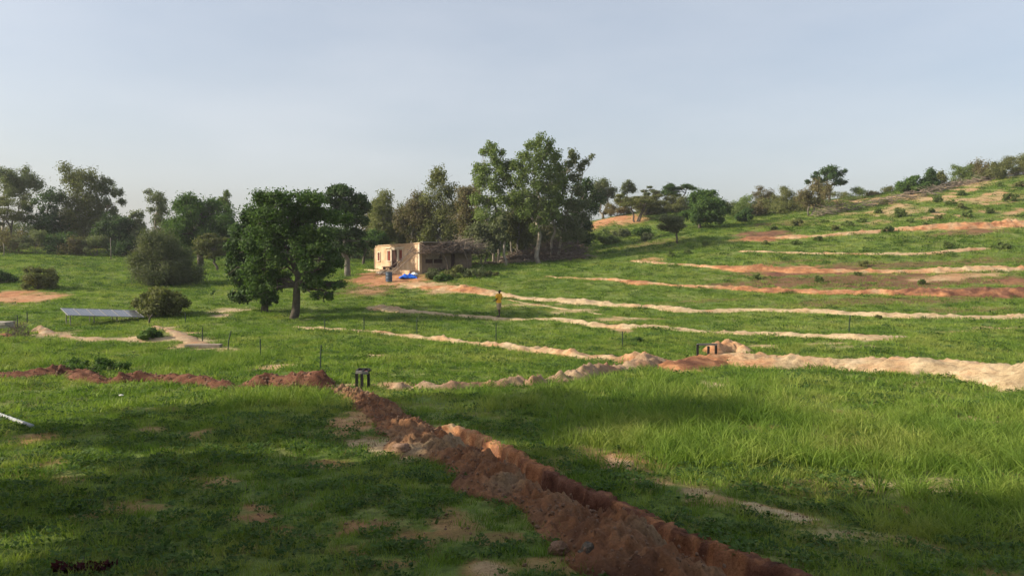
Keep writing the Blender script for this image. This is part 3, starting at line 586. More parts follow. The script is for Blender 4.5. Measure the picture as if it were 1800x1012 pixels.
r = np.random.RandomState(15); Y = np.sqrt(r.rand(60000) * (24**2 - 6**2) + 36); X = (r.rand(60000) - .5) * 1.45 * Y; ba_ = masks(X, Y)[0]; k = (ba_ > .3) & (r.rand(60000) < .5 * ba_) & ~bankmask(X, Y) & (trench(X, Y) < .01); X, Y = X[k], Y[k]; s_ = .006 + .02 * r.rand(len(X)) ** 4
scatter('pebbles', np.c_[X, Y, H(X, Y) + .008], r.rand(len(X), 3) * 6, np.c_[s_, s_ * 1.3, s_ * .7], r.randint(0, 3, len(X)), cl, 'crumbs and pebbles on the bare patches of the near field')
# ------------------------------------------------------------------ trees
def leaf_cloud(clumps, n, ls, r, flat=1.0, droop=.0, aspect=.5, shell=.55, sub=7):
    """clumps: (x,y,z,r). returns quads for n leaves"""
    cl_ = np.array(clumps, float); p = cl_[:, 3] ** 2; p /= p.sum(); ci = r.choice(len(cl_), n, p=p)
    # sub-clumps on each clump
    D = r.randn(len(cl_), sub, 3); D /= np.linalg.norm(D, axis=2)[..., None]; D[..., 2] = D[..., 2] * .8 + .12
    D *= (shell + (1 - shell) * r.rand(len(cl_), sub, 1))
    si = r.randint(0, sub, n); rad = cl_[ci, 3]
    off = D[ci, si] * rad[:, None] * .74 + np.clip(r.randn(n, 3), -1.8, 1.8) * rad[:, None] * (.24 + .13 * (r.rand(n) < .25))[:, None]; off[:, 2] *= flat
    c = cl_[ci, :3] + off; c[:, 2] -= droop * rad * r.rand(n) ** 2
    o = off / (np.linalg.norm(off, axis=1)[:, None] + 1e-6)
    nrm = o * .7 + r.randn(n, 3) * .55 + np.array([0, 0, .35]); nrm /= np.linalg.norm(nrm, axis=1)[:, None]
    a = np.cross(nrm, r.randn(n, 3)); a /= np.linalg.norm(a, axis=1)[:, None]; b_ = np.cross(nrm, a)
    l = ls * (.55 + .9 * r.rand(n))[:, None]
    V = np.stack([c - a * l * .5, c + b_ * l * aspect * .5, c + a * l * .5, c - b_ * l * aspect * .5], 1).reshape(-1, 3)
    return V, np.arange(4 * n).reshape(-1, 4)
def limb(mb, p0, p1, r0, r1, r, wig=.12, k=6, sides=6):
    p0 = np.array(p0, float); p1 = np.array(p1, float); t = np.linspace(0, 1, k)[:, None]; L = np.linalg.norm(p1 - p0)
    mid = np.array([0, 0, 1]) * L * .12; P = p0 + (p1 - p0) * t + mid * (4 * t * (1 - t)) * .5 + np.r_[[[0]*3], r.randn(k-2, 3), [[0]*3]] * L * wig * .3
    mb.tube(P, np.linspace(r0, r1, k), sides, .08, r); return P
STYLE = dict(broad=dict(ls=.24, aspect=.6, flat=.8, droop=.15, leaf='leaf_dark', bark='bark_dark', dens=1.0),
             green=dict(ls=.24, aspect=.6, flat=.85, droop=.1, leaf='leaf_green', bark='bark_dark', dens=1.0),
             euc=dict(ls=.26, aspect=.5, flat=1.0, droop=.5, leaf='leaf_euc', bark='bark_pale', dens=.62),
             eucgrey=dict(ls=.26, aspect=.5, flat=1.0, droop=.5, leaf='leaf_grey', bark='bark_pale', dens=.6),
             eucolive=dict(ls=.26, aspect=.5, flat=1.05, droop=.6, leaf='leaf_olive', bark='bark_grey', dens=.7),
             brown=dict(ls=.25, aspect=.45, flat=1.05, droop=.6, leaf='leaf_brown', bark='bark_grey', dens=.62),
             acacia=dict(ls=.16, aspect=.6, flat=.4, droop=.0, leaf='leaf_olive', bark='bark_dark', dens=.9),
             scrub=dict(ls=.18, aspect=.5, flat=.8, droop=.1, leaf='leaf_olive', bark='bark_grey', dens=1.0),
             willow=dict(ls=.20, aspect=.3, flat=1.0, droop=.7, leaf='leaf_grey', bark='bark_dark', dens=1.2),
             herb=dict(ls=.14, aspect=.55, flat=.8, droop=.0, leaf='leaf_green', bark='bark_grey', dens=1.1))
def tree(name, label, cat, base, box, style, n, trunk=.25, seed=0, nc=14, rc=.2, clumps=None, stems=1, Y=None, group=None, low=False, leaf=None, bark=None, ls=None, lean=0, top=1.0, ylift=0, depth=1.0):
    """base: photo point where it stands, box: crown extent (x0,x1,ytop,ybot) as the photo shows it at that distance"""
    st = STYLE[style]; r = np.random.RandomState(seed + 100)
    if Y is None: B = hit(*base)
    else:
        B = pt(base[0], base[1], Y); B[2] = Hs(B[0], B[1])
    y0 = B[1]; a = pt(box[0], box[3], y0); c = pt(box[1], box[2], y0)
    cx, cz = (a[0] + c[0]) / 2, (a[2] + c[2]) / 2; rx, rz = (c[0] - a[0]) / 2, (c[2] - a[2]) / 2
    cl_ = []
    if clumps:
        for (px, py, rp) in clumps:
            q = pt(px, py, y0); R = rp / F * y0; dy_ = math.sqrt(max(0, 1 - ((q[0] - cx) / rx) ** 2)) * rx * .75 * depth
            cl_.append((q[0], y0 - dy_ * (.15 + .5 * r.rand()), q[2], R)); cl_.append((q[0] + r.randn() * R * .4, y0 + dy_ * r.rand() * .8, q[2] + r.randn() * R * .3, R * (.7 + .3 * r.rand())))
    else:
        for i in range(nc):
            d = r.randn(3); d /= np.linalg.norm(d); rr = (r.rand() ** .3); R = rc * min(rx * 1.3, (rx + rz) / 1.6) * (.75 + .6 * r.rand())
            z = d[2] * rr
            wf = 1.0 if top == 1.0 else (1 - (1 - top) * (z * .5 + .5))
            if low: zz = cz - rz + R * .5 + abs(z) * max(rz * 2 - R * 1.3, .1)
            else: zz = cz + z * max(rz - R * st['flat'] * .7, .1)
            cl_.append((cx + d[0] * rr * max(rx - R * .7, .1) * wf, y0 + d[1] * rr * max(rx - R * .7, .1) * wf * depth, zz, R))
    root = empty(name, B, label, cat, group); mb = MB(); loc = lambda p: np.array(p, float) - B
    cl_.sort(key=lambda q: q[2])
    Ht = rz * 2 + (a[2] - B[2])
    if not low:
        for s_ in range(stems):
            ang = s_ * 2.4 + r.rand(); tip = np.array([cx - B[0] + lean + math.cos(ang) * rx * .45 * (stems > 1), math.sin(ang) * rx * .3 * (stems > 1), (cz - B[2]) * 1.05 + rz * .25])
            P = limb(mb, (0.12 * s_ * math.cos(ang) * 2, .12 * s_ * math.sin(ang), -.25), tip, trunk * (1 if stems == 1 else .75), trunk * .3, r, .1, 9, 9)
            for k, q in enumerate(cl_):
                if k % stems != s_: continue
                ql = loc(q[:3]); j = int(np.clip(np.searchsorted(P[:, 2], ql[2] - .2 * abs(ql[0] - P[-1][0]) - .12 * rz), 3 if stems == 1 else 4, len(P) - 1)); rr = trunk * (1 - .7 * j / 8) * .5
                limb(mb, P[j], ql, rr, rr * .25, r, .16, 5, 5)
                for w_ in range(3):
                    e = ql + r.randn(3) * q[3] * .55; limb(mb, ql + (P[j] - ql) * .25, e, rr * .3, .012, r, .2, 4, 4)
    else:
        for k, q in enumerate(cl_):
            ql = loc(q[:3]); ang = r.rand() * 6.28; limb(mb, (math.cos(ang) * .1 * rx, math.sin(ang) * .1 * rx, -.1), ql, trunk, trunk * .3, r, .15, 5, 4)
    mb.build('trunk' if not low else 'stems', bark or st['bark'], root, True)
    V, Q = leaf_cloud([(*loc(q[:3]), q[3]) for q in cl_], int(n * st['dens'] * 1.55), ls or st['ls'], r, st['flat'], st['droop'], st['aspect'])
    k = V.reshape(-1, 4, 3)[:, :, 2].min(1) > (-.05 if low else .4); V = V.reshape(-1, 4, 3)[k].reshape(-1, 3); Q = np.arange(len(V)).reshape(-1, 4)
    me = np_mesh('crown', V, Q, False); me.materials.append(M[leaf or st['leaf']]); link('crown', me, root); return root

# --- left background wood
T = tree
G_L = 'trees of the wood beyond the left meadow'
T('gum_tree', 'dark gum tree cut by the left edge, above the flat-topped acacia', 'tree', (-8,437), (-45,66,276,370), 'euc', 13000, .22, 1, 16, .24, group=G_L, leaf='leaf_grey', Y=112)
T('acacia_tree', 'wide flat-topped olive acacia at the left edge', 'tree', (12,437), (-45,62,336,400), 'acacia', 9000, .2, 2, 22, .3, group=G_L, stems=3, Y=106)
T('gum_tree', 'tallest gum tree of the left wood', 'tree', (150,437), (103,182,280,425), 'euc', 20000, .26, 3, 26, .26, group=G_L, top=.7, stems=2, leaf='leaf_olive', Y=110,
  clumps=[(122,298,16),(118,315,13),(150,308,17),(165,312,10),(140,325,22),(165,330,18),(135,350,26),(160,355,22),(120,372,18),(145,382,26),(168,385,20),(130,405,22),(155,412,22),(115,345,12),(105,398,14)])
T('broadleaf_tree', 'dark tree with ragged crown left of the tallest gum in the left wood', 'tree', (92,437), (48,128,324,428), 'eucgrey', 11000, .24, 4, 30, .21, group=G_L, leaf='leaf_dark', Y=108)
T('gum_tree', 'dark round-headed gum right of the tallest gum in the left wood', 'tree', (190,440), (160,220,304,415), 'eucgrey', 9500, .2, 5, 26, .22, group=G_L, Y=112, leaf='leaf_grey')
T('broadleaf_tree', 'low dark tree at the right end of the left wood', 'tree', (203,442), (166,236,356,440), 'broad', 7000, .2, 6, 18, .3, group=G_L, Y=104)
T('gum_tree', 'slim small gum beside the willow-like bush', 'tree', (238,443), (222,256,364,436), 'eucgrey', 4000, .15, 7, 12, .34, group=G_L, Y=104)
T('gum_tree', 'pale thin-crowned gum rising behind the willow-like bush', 'tree', (275,445), (247,303,316,420), 'eucgrey', 5000, .18, 8, 15, .28, group=G_L, Y=108)
T('mango_tree', 'large round dark green tree behind the willow-like bush', 'tree', (352,462), (281,425,334,458), 'green', 26000, .4, 9, 46, .22, Y=92, group=None)
T('gum_tree', 'small gum tuft showing above the round dark green tree', 'tree', (398,450), (383,414,330,375), 'euc', 2500, .15, 10, 8, .36, Y=108)
T('acacia_tree', 'small spreading acacia on a bare trunk right of the willow-like bush', 'tree', (382,474), (335,400,402,462), 'acacia', 8000, .16, 11, 18, .32, Y=84)
r = np.random.RandomState(66)
for i, (bx, by, x0, x1, yt) in enumerate([(20,438,-15,50,398),(60,437,35,92,405),(100,438,78,135,402),(135,440,110,165,410),(165,441,140,198,406),(215,444,190,245,415),(255,448,235,285,420),(-25,436,-55,5,400)]):
    T('undergrowth_shrub', 'dusky shrub under the trees of the left wood', 'shrub', (bx, by), (x0 - 6, x1 + 6, yt - 6, by + 3), ['brown', 'scrub', 'eucgrey'][i % 3], 4200, .03, 30 + i, 10, .32, group='dusky shrubs under the left wood', low=True, Y=102, leaf=['leaf_brown','leaf_grey','leaf_dark'][i % 3])
back = []; HB = []; BK = []
for i, (px, w_, yt, leaf_, dep) in enumerate([(-40,90,372,0,118),(0,90,380,1,122),(40,85,368,2,118),(75,80,362,0,124),(115,90,358,1,120),(150,90,352,2,126),(185,85,358,0,120),(215,80,372,1,122),(245,80,378,2,120),(275,80,372,0,124),(310,90,372,1,118),(345,90,380,2,122),(385,90,380,0,118),
    (425,90,378,1,116),(465,90,372,2,118),(510,90,380,0,116),(555,90,384,1,116),(600,85,386,2,112),(640,85,372,0,112),(660,90,340,1,110),(695,95,336,2,110),(735,95,332,1,110),(770,90,330,2,108),(805,95,328,1,108),(840,95,328,2,108),(875,90,345,2,108),(900,95,366,0,106),(950,95,372,1,106),(1000,90,380,2,106)]):
    if i < 3: back.append((T('backdrop_tree', 'dense dark tree in the row closing the view behind the wood', 'tree', (px, 446), (px - w_ / 2, px + w_ / 2, yt, 446), ['eucgrey','brown','scrub'][i], 7500, .06, 200 + i, 22, .28, group='dense dark trees closing the view behind the wood', low=True, Y=dep, leaf=['leaf_dark','leaf_brown','leaf_grey'][i]), px, w_)); q = pt(px, 446, dep); HB.append(pt(px, yt, dep)[2] - Hs(q[0], q[1]))
    else:
        o0, p0, w0 = back[leaf_]; o = copy_tree(o0); BK.append((px, o)); q = pt(px, 446, dep); q[2] = Hs(q[0], q[1]); hh = pt(px, yt, dep)[2] - q[2]; h0 = HB[leaf_]; o.location = q; o.scale = (1.1, 1.1, max(.7, hh / h0)); o.rotation_euler = (0, 0, RS.rand() * 6.28)
# gap fillers further back, seen between the trunks
for i, (bx, x0, x1, yt) in enumerate([(460,430,500,332),(640,600,690,400),(560,520,600,395),(700,665,745,360)]):
    T('gum_tree', ['pale gum tree rising behind the big foreground tree', 'small tree low between the dark tall tree and the house', 'dark tree filling the gap behind the big foreground tree', 'olive tree directly behind the house front'][i], 'tree', (bx, 458), (x0, x1, yt, 450), ['eucgrey','green','green','eucolive'][i], 6500, .2, 50 + i, 18, .28, Y=[104, 92, 98, 100][i])
# --- near left bushes
T('willow_bush', 'large rounded grey-green bush drooping to the ground', 'bush', (292,500), (220,362,388,502), 'willow', 26000, .08, 12, 40, .26, low=True, depth=.9)
T('olive_shrub', 'olive green shrub right of the solar panels', 'shrub', (285,556), (226,336,492,558), 'scrub', 9000, .04, 13, 22, .26, low=True)
T('olive_shrub', 'rounded olive shrub in the left meadow', 'shrub', (66,508), (30,104,458,509), 'scrub', 6500, .04, 14, 16, .3, low=True)
T('olive_shrub', 'low dark shrub cut by the left edge of the meadow', 'shrub', (8,498), (-22,28,470,499), 'scrub', 3500, .03, 15, 10, .32, low=True, leaf='leaf_dark')
T('leafy_shrub', 'small round leafy shrub on sand below the solar panels', 'shrub', (266,595), (242,292,574,597), 'herb', 2600, .02, 16, 12, .3, low=True)
T('leafy_shrub', 'small dark leafy shrub above the right iron frame', 'shrub', (1121,603), (1108,1135,583,604), 'herb', 900, .015, 17, 7, .36, low=True)
T('thorn_shrub', 'low tangle of dark weeds behind the red bank at left', 'shrub', (150,655), (85,232,622,658), 'herb', 3000, .015, 18, 22, .2, low=True, leaf='leaf_green', ls=.1)
T('sapling', 'thin young sapling standing by the willow-like bush', 'sapling', (375,530), (369,381,508,520), 'herb', 90, .02, 19, 3, .4)
# --- the big tree and its companion
T('broadleaf_tree', 'big dark spreading tree with thick grey trunk in the meadow', 'tree', (514,561), (440,618,337,545), 'broad', 27000, .31, 20, clumps=[
  (470,352,22),(500,350,22),(535,348,22),(565,352,20),(450,375,22),(485,378,28),(520,372,28),(555,375,28),(590,380,22),(470,405,26),(505,402,30),(545,405,30),(578,412,22),
  (455,432,26),(490,432,26),(535,435,26),(570,440,22),(592,456,12),(460,460,24),(495,458,22),(550,462,22),(585,466,20),(448,485,22),(480,485,20),(545,488,16),(570,492,16),(594,500,11),(460,512,20),(485,510,14),(540,503,12),(565,518,12),(582,520,9),(552,495,10)], bark='bark_dark', leaf='leaf_green', depth=1.0, ls=.18, lean=-.35)
T('broadleaf_tree', 'low dense dark tree tucked against the left of the big spreading tree', 'tree', (464,549), (402,482,366,542), 'broad', 14000, .28, 21, clumps=[
  (440,382,18),(425,405,20),(450,412,22),(418,435,18),(442,445,22),(420,465,18),(445,478,22),(424,495,20),(452,508,20),(432,520,16),(470,525,14),(408,450,10),(412,480,10)])
T('broadleaf_tree', 'tall dark tree with dense head between the big spreading tree and house', 'tree', (611,486), (566,656,322,470), 'broad', 15000, .32, 22, clumps=[
  (590,335,16),(612,338,17),(632,350,16),(645,360,12),(580,350,14),(605,360,20),(630,370,16),(590,382,18),(615,388,18),(642,388,11),(580,405,14),(605,412,18),(632,410,14),(595,435,16),(622,438,16),(640,430,10),(570,425,12)], bark='bark_grey')
# --- gum grove behind and right of the house
T('gum_tree', 'olive gum tree left of the grove, behind the left end of the house', 'tree', (672,462), (640,716,332,446), 'eucolive', 15000, .2, 23, 26, .26, Y=96)
T('gum_tree', 'brownish gum tree behind the middle of the house', 'tree', (722,462), (685,772,324,448), 'brown', 16000, .2, 24, 26, .26, Y=93)
T('gum_tree', 'gum tree with a rounded green tip above the house corner', 'tree', (770,461), (738,812,290,440), 'eucolive', 12000, .22, 25, Y=92, clumps=[(768,303,15),(782,312,14),(760,322,14),(790,335,18),(765,345,20),(745,365,17),(780,370,22),(805,360,14),(755,392,20),(785,400,22),(805,395,14),(750,420,18),(780,428,18),(800,425,14)])
T('gum_tree', 'sparse brownish gum tree right of the house corner tip', 'tree', (826,460), (786,866,303,452), 'brown', 15000, .2, 26, 30, .24, Y=89, top=.8)
T('gum_tree', 'light green gum tree with a separate leafy top left of the tallest gum', 'tree', (872,457), (822,905,246,430), 'euc', 13000, .24, 27, Y=84, stems=2, clumps=[(862,262,14),(850,268,9),(880,268,9),(868,278,12),(838,295,13),(855,298,17),(878,296,18),(898,288,14),(845,318,17),(870,322,20),(893,318,16),(835,345,14),(858,350,18),(885,350,18),(850,378,16),(876,382,16),(862,408,14)])
T('gum_tree', 'tallest bright green gum tree of the central grove', 'tree', (948,455), (885,1000,236,425), 'euc', 18000, .27, 28, Y=83, stems=1, clumps=[(948,250,16),(930,258,12),(965,255,13),(922,275,14),(950,274,20),(975,276,15),(908,290,14),(935,295,20),(962,298,20),(985,292,11),(915,315,18),(945,322,20),(972,325,18),(990,315,11),(905,342,16),(932,348,18),(962,352,18),(985,345,14),(920,375,15),(950,382,16),(975,375,14),(940,402,12)])
T('gum_tree', 'dark gum tree leaning right with feathery branch tips', 'tree', (975,452), (955,1048,262,425), 'euc', 10500, .22, 29, Y=86, leaf='leaf_grey', stems=2, clumps=[(1003,268,9),(1010,278,10),(1038,276,6),(1030,284,8),(1000,290,12),(1020,295,10),(985,305,13),(1008,312,14),(990,330,15),(1015,335,14),(980,355,16),(1003,360,17),(1025,358,13),(985,385,17),(1010,390,17),(1030,380,12),(995,412,16),(1020,410,14)])
T('gum_tree', 'dense low dark gum tree at the right end of the central grove', 'tree', (1018,440), (985,1062,306,432), 'eucgrey', 12000, .22, 31, 26, .27, Y=94, leaf='leaf_dark')
T('gum_tree', 'thin-stemmed gum tree with olive leaves in the middle of the grove', 'tree', (906,456), (876,948,340,444), 'eucolive', 10000, .16, 32, 20, .27, Y=87, stems=3)
T('gum_tree', 'slender pale-trunked gum tree leaning out at the left of the wood pile', 'tree', (889,457), (860,900,370,432), 'eucgrey', 4500, .17, 33, 14, .32, Y=81)
T('gum_tree', 'bushy gum tree overhanging the right end of the house', 'tree', (852,461), (815,885,380,455), 'eucgrey', 10000, .14, 34, 24, .28, Y=82, stems=2)
T('gum_tree', 'dark shaded gum tree filling the back of the central grove', 'tree', (925,452), (860,990,325,448), 'eucgrey', 22000, .2, 35, 40, .2, Y=95, leaf='leaf_grey')
# --- hill crest
T('gum_tree', 'gum tree on the crest just right of the central grove', 'tree', (1062,374), (1033,1091,306,362), 'euc', 8500, .22, 36, 14, .28, Y=124, leaf='leaf_grey', stems=2)
T('gum_tree', 'small narrow gum tree on the crest behind the acacias', 'tree', (1104,374), (1091,1119,314,352), 'eucgrey', 2400, .14, 37, 8, .36, Y=126)
T('acacia_tree', 'umbrella-shaped acacia with forked trunk on the orange slope', 'tree', (1119,394), (1070,1184,338,366), 'acacia', 14000, .2, 38, 24, .22, stems=3, Y=112)
T('acacia_tree', 'acacia behind the umbrella-shaped one, with a raised tip', 'tree', (1139,384), (1120,1165,325,354), 'acacia', 6000, .16, 39, 12, .3, stems=2, Y=118, leaf='leaf_grey')
T('acacia_tree', 'dark flat acacia on the crest left of the round dark tree', 'tree', (1197,372), (1152,1230,320,352), 'acacia', 10500, .2, 40, 16, .26, stems=2, leaf='leaf_dark', Y=120)
T('round_tree', 'round dark green tree on the slope below the crest', 'tree', (1229,402), (1192,1287,330,402), 'broad', 14000, .22, 41, 28, .25, leaf='leaf_green')
T('thorn_tree', 'small leaning thorn tree alone on the green slope', 'tree', (1193,427), (1148,1216,376,414), 'scrub', 6000, .14, 42, 18, .26, stems=1, leaf='leaf_grey', bark='bark_dark')
T('round_shrub', 'dark rounded shrub right of the round dark tree', 'shrub', (1310,391), (1290,1328,362,393), 'broad', 3200, .04, 43, 10, .32, low=True)
ridge = [(1185,374,1158,1212,336,'scrub'),(1220,374,1200,1245,338,'scrub'),(1085,372,1062,1108,352,'scrub'),(1135,370,1112,1160,348,'brown'),(1165,370,1145,1190,344,'scrub'),(1300,392,1278,1325,350,'herb'),(1330,392,1306,1356,350,'brown'),(1362,390,1338,1388,346,'scrub'),(1395,388,1370,1420,350,'scrub'),(1455,380,1432,1484,350,'brown'),(1490,374,1468,1516,348,'scrub'),(1570,352,1550,1595,328,'brown'),(1250,372,1225,1290,335,'scrub'),(1300,376,1285,1332,338,'eucolive'),(1335,374,1312,1362,326,'scrub'),(1352,382,1325,1380,345,'scrub'),(1372,372,1350,1402,325,'scrub'),(1392,380,1370,1415,345,'brown'),(1405,374,1385,1425,328,'scrub'),
         (1440,375,1415,1462,335,'brown'),(1475,372,1455,1500,332,'scrub'),(1505,364,1485,1530,326,'herb'),(1530,362,1512,1552,330,'scrub'),(1555,356,1538,1578,325,'scrub'),
         (1655,330,1638,1678,298,'brown'),(1690,325,1668,1712,284,'scrub'),(1722,316,1700,1746,272,'brown'),(1745,312,1725,1770,280,'scrub'),(1785,304,1756,1815,258,'scrub'),(1810,302,1785,1850,262,'scrub')]
for i, (bx, by, x0, x1, yt, stl) in enumerate(ridge):
    T('ridge_bush', 'scrubby bush of the thicket along the hill crest', 'bush', (bx, by), (x0 - 6, x1 + 6, yt - 4, by + 6), stl, 5500, .04, 70 + i, 18, .28, group='scrubby bushes along the hill crest', low=True, Y=(110 if 4 < i < 11 else 117 + (i % 3) * 3), leaf=['leaf_olive','leaf_euc','leaf_brown','leaf_olive'][i % 4])
T('thorn_tree', 'brownish thin-leaved thorn tree standing before the crest thicket', 'tree', (1425,386), (1392,1472,312,366), 'brown', 5500, .14, 91, 18, .26, stems=2, Y=104)
T('broadleaf_tree', 'dark broadleaf tree standing out above the crest thicket', 'tree', (1460,352), (1418,1488,292,334), 'broad', 4200, .22, 92, Y=118, clumps=[(1428,314,9),(1445,302,10),(1460,298,11),(1475,306,9),(1484,302,5),(1455,312,11),(1470,320,9),(1480,322,6),(1440,318,8)])
T('round_shrub', 'dark bushy tree at the left of the pair on the upper crest', 'tree', (1602,346), (1575,1632,303,342), 'green', 5200, .05, 93, 14, .3, low=True, Y=113)
T('round_shrub', 'pointed dark bushy tree at the right of the pair on the upper crest', 'tree', (1638,338), (1615,1664,287,334), 'broad', 5200, .05, 94, 14, .3, low=True, Y=113, top=.35)
for i, (x0, x1, yt, yb) in enumerate([(1000,1045,405,432),(1035,1075,395,420),(1075,1112,398,418),(1100,1150,395,415),(1045,1095,408,428),(1120,1160,408,422)]):
    T('slope_shrub', 'low green shrub on the slope below the orange bare patch', 'shrub', ((x0 + x1) / 2, yb), (x0, x1, yt, yb + 1), 'herb', 2800, .03, 110 + i, 12, .3, group='low green shrubs below the orange patch', low=True, leaf=['leaf_green','leaf_euc','leaf_grey'][i % 3], ls=.2)
# shrubs dotted on the hillside: one mesh set, copied
protos = []; HSO = []
hs = [(1560,409,26),(1650,356,24),(1672,360,20),(1688,368,20),(1637,374,22),(1582,381,24),(1514,391,20),(1467,406,20),(1776,353,30),(1691,344,20),(1760,438,32),(1519,468,22),(1508,484,18),(1439,424,22),(1399,430,20),(1555,360,22),(1717,320,24),
      (1740,375,22),(1700,382,26),(1650,386,20),(1600,392,18),(1545,375,18),(1490,398,22),(1790,330,24),(1755,328,20),(1625,398,16),(1450,392,20),(1400,398,24),(1360,404,20),(1665,436,20),(1590,425,14),(1345,430,18),(1240,432,26),(1210,446,18),(1180,452,24),(1545,561,18),(1620,500,16),(1440,495,22),(1330,490,20)]
base_sh = None
for i, (px, py, w) in enumerate(hs):
    P = hit(px, py)
    if i < 4:
        o = T('hillside_shrub', 'small round green shrub dotted on the terraced hillside', 'shrub', (px, py), (px - w / 2, px + w / 2, py - w * .62, py + 1), 'herb', 1500, .02, 130 + i, 9, .34, group='small green shrubs dotted on the terraced hillside', low=True, leaf=['leaf_euc','leaf_euc','leaf_euc','leaf_olive'][i], ls=.16)
        protos.append((o, w / F * P[1])); HSO.append((px, py, o))
    else:
        s0, w0 = protos[i % 4]; o = copy_tree(s0); o.location = P; s = (.75 + .35 * RS.rand()) * (w / F * P[1]) / w0; o.scale = (s, s, s * (.8 + .4 * RS.rand())); o.rotation_euler = (0, 0, RS.rand() * 6.28); HSO.append((px, py, o))

# trees around the photographer, outside the frame, shading the foreground; some added to deepen it
def shade_tree(x, y, h, rad, seed, n=9000, label=''):
    r = np.random.RandomState(seed); z = Hs(x, y); root = empty('shade_tree', (x, y, z), label, 'tree'); mb = MB(); cl_ = []
    for i in range(34):
        d = r.randn(3); d /= np.linalg.norm(d); rr = r.rand() ** .4; cl_.append((d[0] * rr * rad * .8, d[1] * rr * rad * .8, h * .62 + d[2] * rr * h * .3, rad * .3 * (.7 + .6 * r.rand())))
    P = limb(mb, (0, 0, -.3), (r.randn() * .4, r.randn() * .4, h * .75), .35, .12, r, .1, 9, 9)
    for q in cl_: limb(mb, P[int(r.randint(3, 8))], q[:3], .12, .03, r, .15, 5, 5)
    mb.build('trunk', 'bark_grey', root, True); V, Q = leaf_cloud(cl_, int(n * 1.25), .40, r, .85, .2, .6); cc = V.reshape(-1, 4, 3).mean(1) + np.array([x, y, z]); ok = ~((cc[:, 1] > -.5) & (cc[:, 2] - CZ < .5 * cc[:, 1] + 1.2) & (np.abs(cc[:, 0]) < .82 * cc[:, 1] + 1.5)); V = V.reshape(-1, 4, 3)[ok].reshape(-1, 3); Q = np.arange(len(V)).reshape(-1, 4); me = np_mesh('crown', V, Q, False); me.materials.append(M['leaf_green']); link('crown', me, root)
shade_tree(-12.5, 6.0, 11.5, 4.4, 1, 22000, 'shade tree nearest the photographer, left of the view')
shade_tree(-11.0, 1.0, 12.5, 4.8, 2, 20000, 'shade tree behind the left shoulder of the photographer')
shade_tree(-19.5, 17.0, 14.5, 3.8, 3, 18000, 'tall shade tree farthest from the photographer, left of the view')
shade_tree(-14.0, 11.0, 8.0, 3.0, 5, 14000, 'low shade tree between the nearest and the farthest shade tree')
shade_tree(-4.0, -4.0, 14.0, 8.0, 6, 38000, 'added broad shade tree spreading over the photographer')  # unseen crown added overhead to keep sky light off the near ground
shade_tree(7.0, -5.5, 13.5, 7.0, 7, 20000, 'added shade tree behind the right shoulder of the photographer')  # unseen, added to darken the lower right ground
shade_tree(-10.5, 3.6, 9.5, 3.2, 8, 16000, 'added short shade tree pressed between two taller shade trees left of the view')  # unseen, added to close sunlit gaps at the lower left
shade_tree(-12.0, -6.5, 13, 4.5, 4, 9000, 'shade tree standing behind the photographer')

# ------------------------------------------------------------------ house
Bc = np.array([-8.9, 74.2]); wd = np.array([-.67, .74]); wd /= np.linalg.norm(wd); sdv = np.array([-wd[1], wd[0]]) * -1   # wd: along the front to the left end; sdv: along the side, away
LF, LS, TH = 8.1, 7.4, .24
z0 = min(pt(740, 479, Bc[1])[2], 9); zt = pt(740, 428, Bc[1])[2]
house = empty('mud_house', (Bc[0], Bc[1], z0), 'flat-roofed plastered house with dark red door and shutters', 'house')
ang = math.atan2(-wd[1], -wd[0]); house.rotation_euler = (0, 0, ang)      # local +x = from left end to the near corner (x=0), local +y = away
HH = zt - z0
def wall_open(x0, x1, h0, h1, y, th, holes, name, material, axis_='x'):
    """wall in local coordinates with rectangular openings (a,b,za,zb); top slopes from h0 to h1"""
    mb = MB(); xs = sorted(set([x0, x1] + [v for q in holes for v in q[:2]]))
    for a, b_ in zip(xs[:-1], xs[1:]):
        ta = h0 + (h1 - h0) * (a - x0) / (x1 - x0); tb = h0 + (h1 - h0) * (b_ - x0) / (x1 - x0)
        hz = sorted([q[2:] for q in holes if q[0] <= a + 1e-6 and q[1] >= b_ - 1e-6]); z = -.5; segs = []
        for q in hz: segs.append((z, q[0])); z = q[1]
        segs.append((z, None))
        for (za, zb) in segs:
            ua, ub = (ta, tb) if zb is None else (zb, zb)
            V = [(a, y, za), (b_, y, za), (b_, y + th, za), (a, y + th, za), (a, y, ua), (b_, y, ub), (b_, y + th, ub), (a, y + th, ua)]
            if axis_ == 'y': V = [(-v[1] * 1.0, v[0], v[2]) for v in V]
            mb.add(V, [(0,3,2,1),(4,5,6,7),(0,1,5,4),(1,2,6,5),(2,3,7,6),(3,0,4,7)])
    return mb.build(name, material, house)
def f2x(px):  # photo x on the front wall -> local x
    u = (px - 900) / F; # point = Bc + wd*s : X/Y = u
    s = (u * Bc[1] - Bc[0]) / (wd[0] - u * wd[1]); return -s
def s2y(px):
    u = (px - 900) / F; s = (u * Bc[1] - Bc[0]) / (sdv[0] - u * sdv[1]); return s
x_l = f2x(660); print('house', x_l, HH, s2y(826), sdv)
door = (f2x(689.5), f2x(699), .42, 2.22); w1 = (f2x(682), f2x(687.5), 1.12, 2.12); w2 = (f2x(702), f2x(708), 1.12, 2.22); w0 = (f2x(665), f2x(668.5), 1.1, 1.95)
hl, hr = 2.62, HH
wall_open(x_l, 0, hl, hr, 0, TH, [w0, w1, door, w2], 'front_wall', 'plaster')
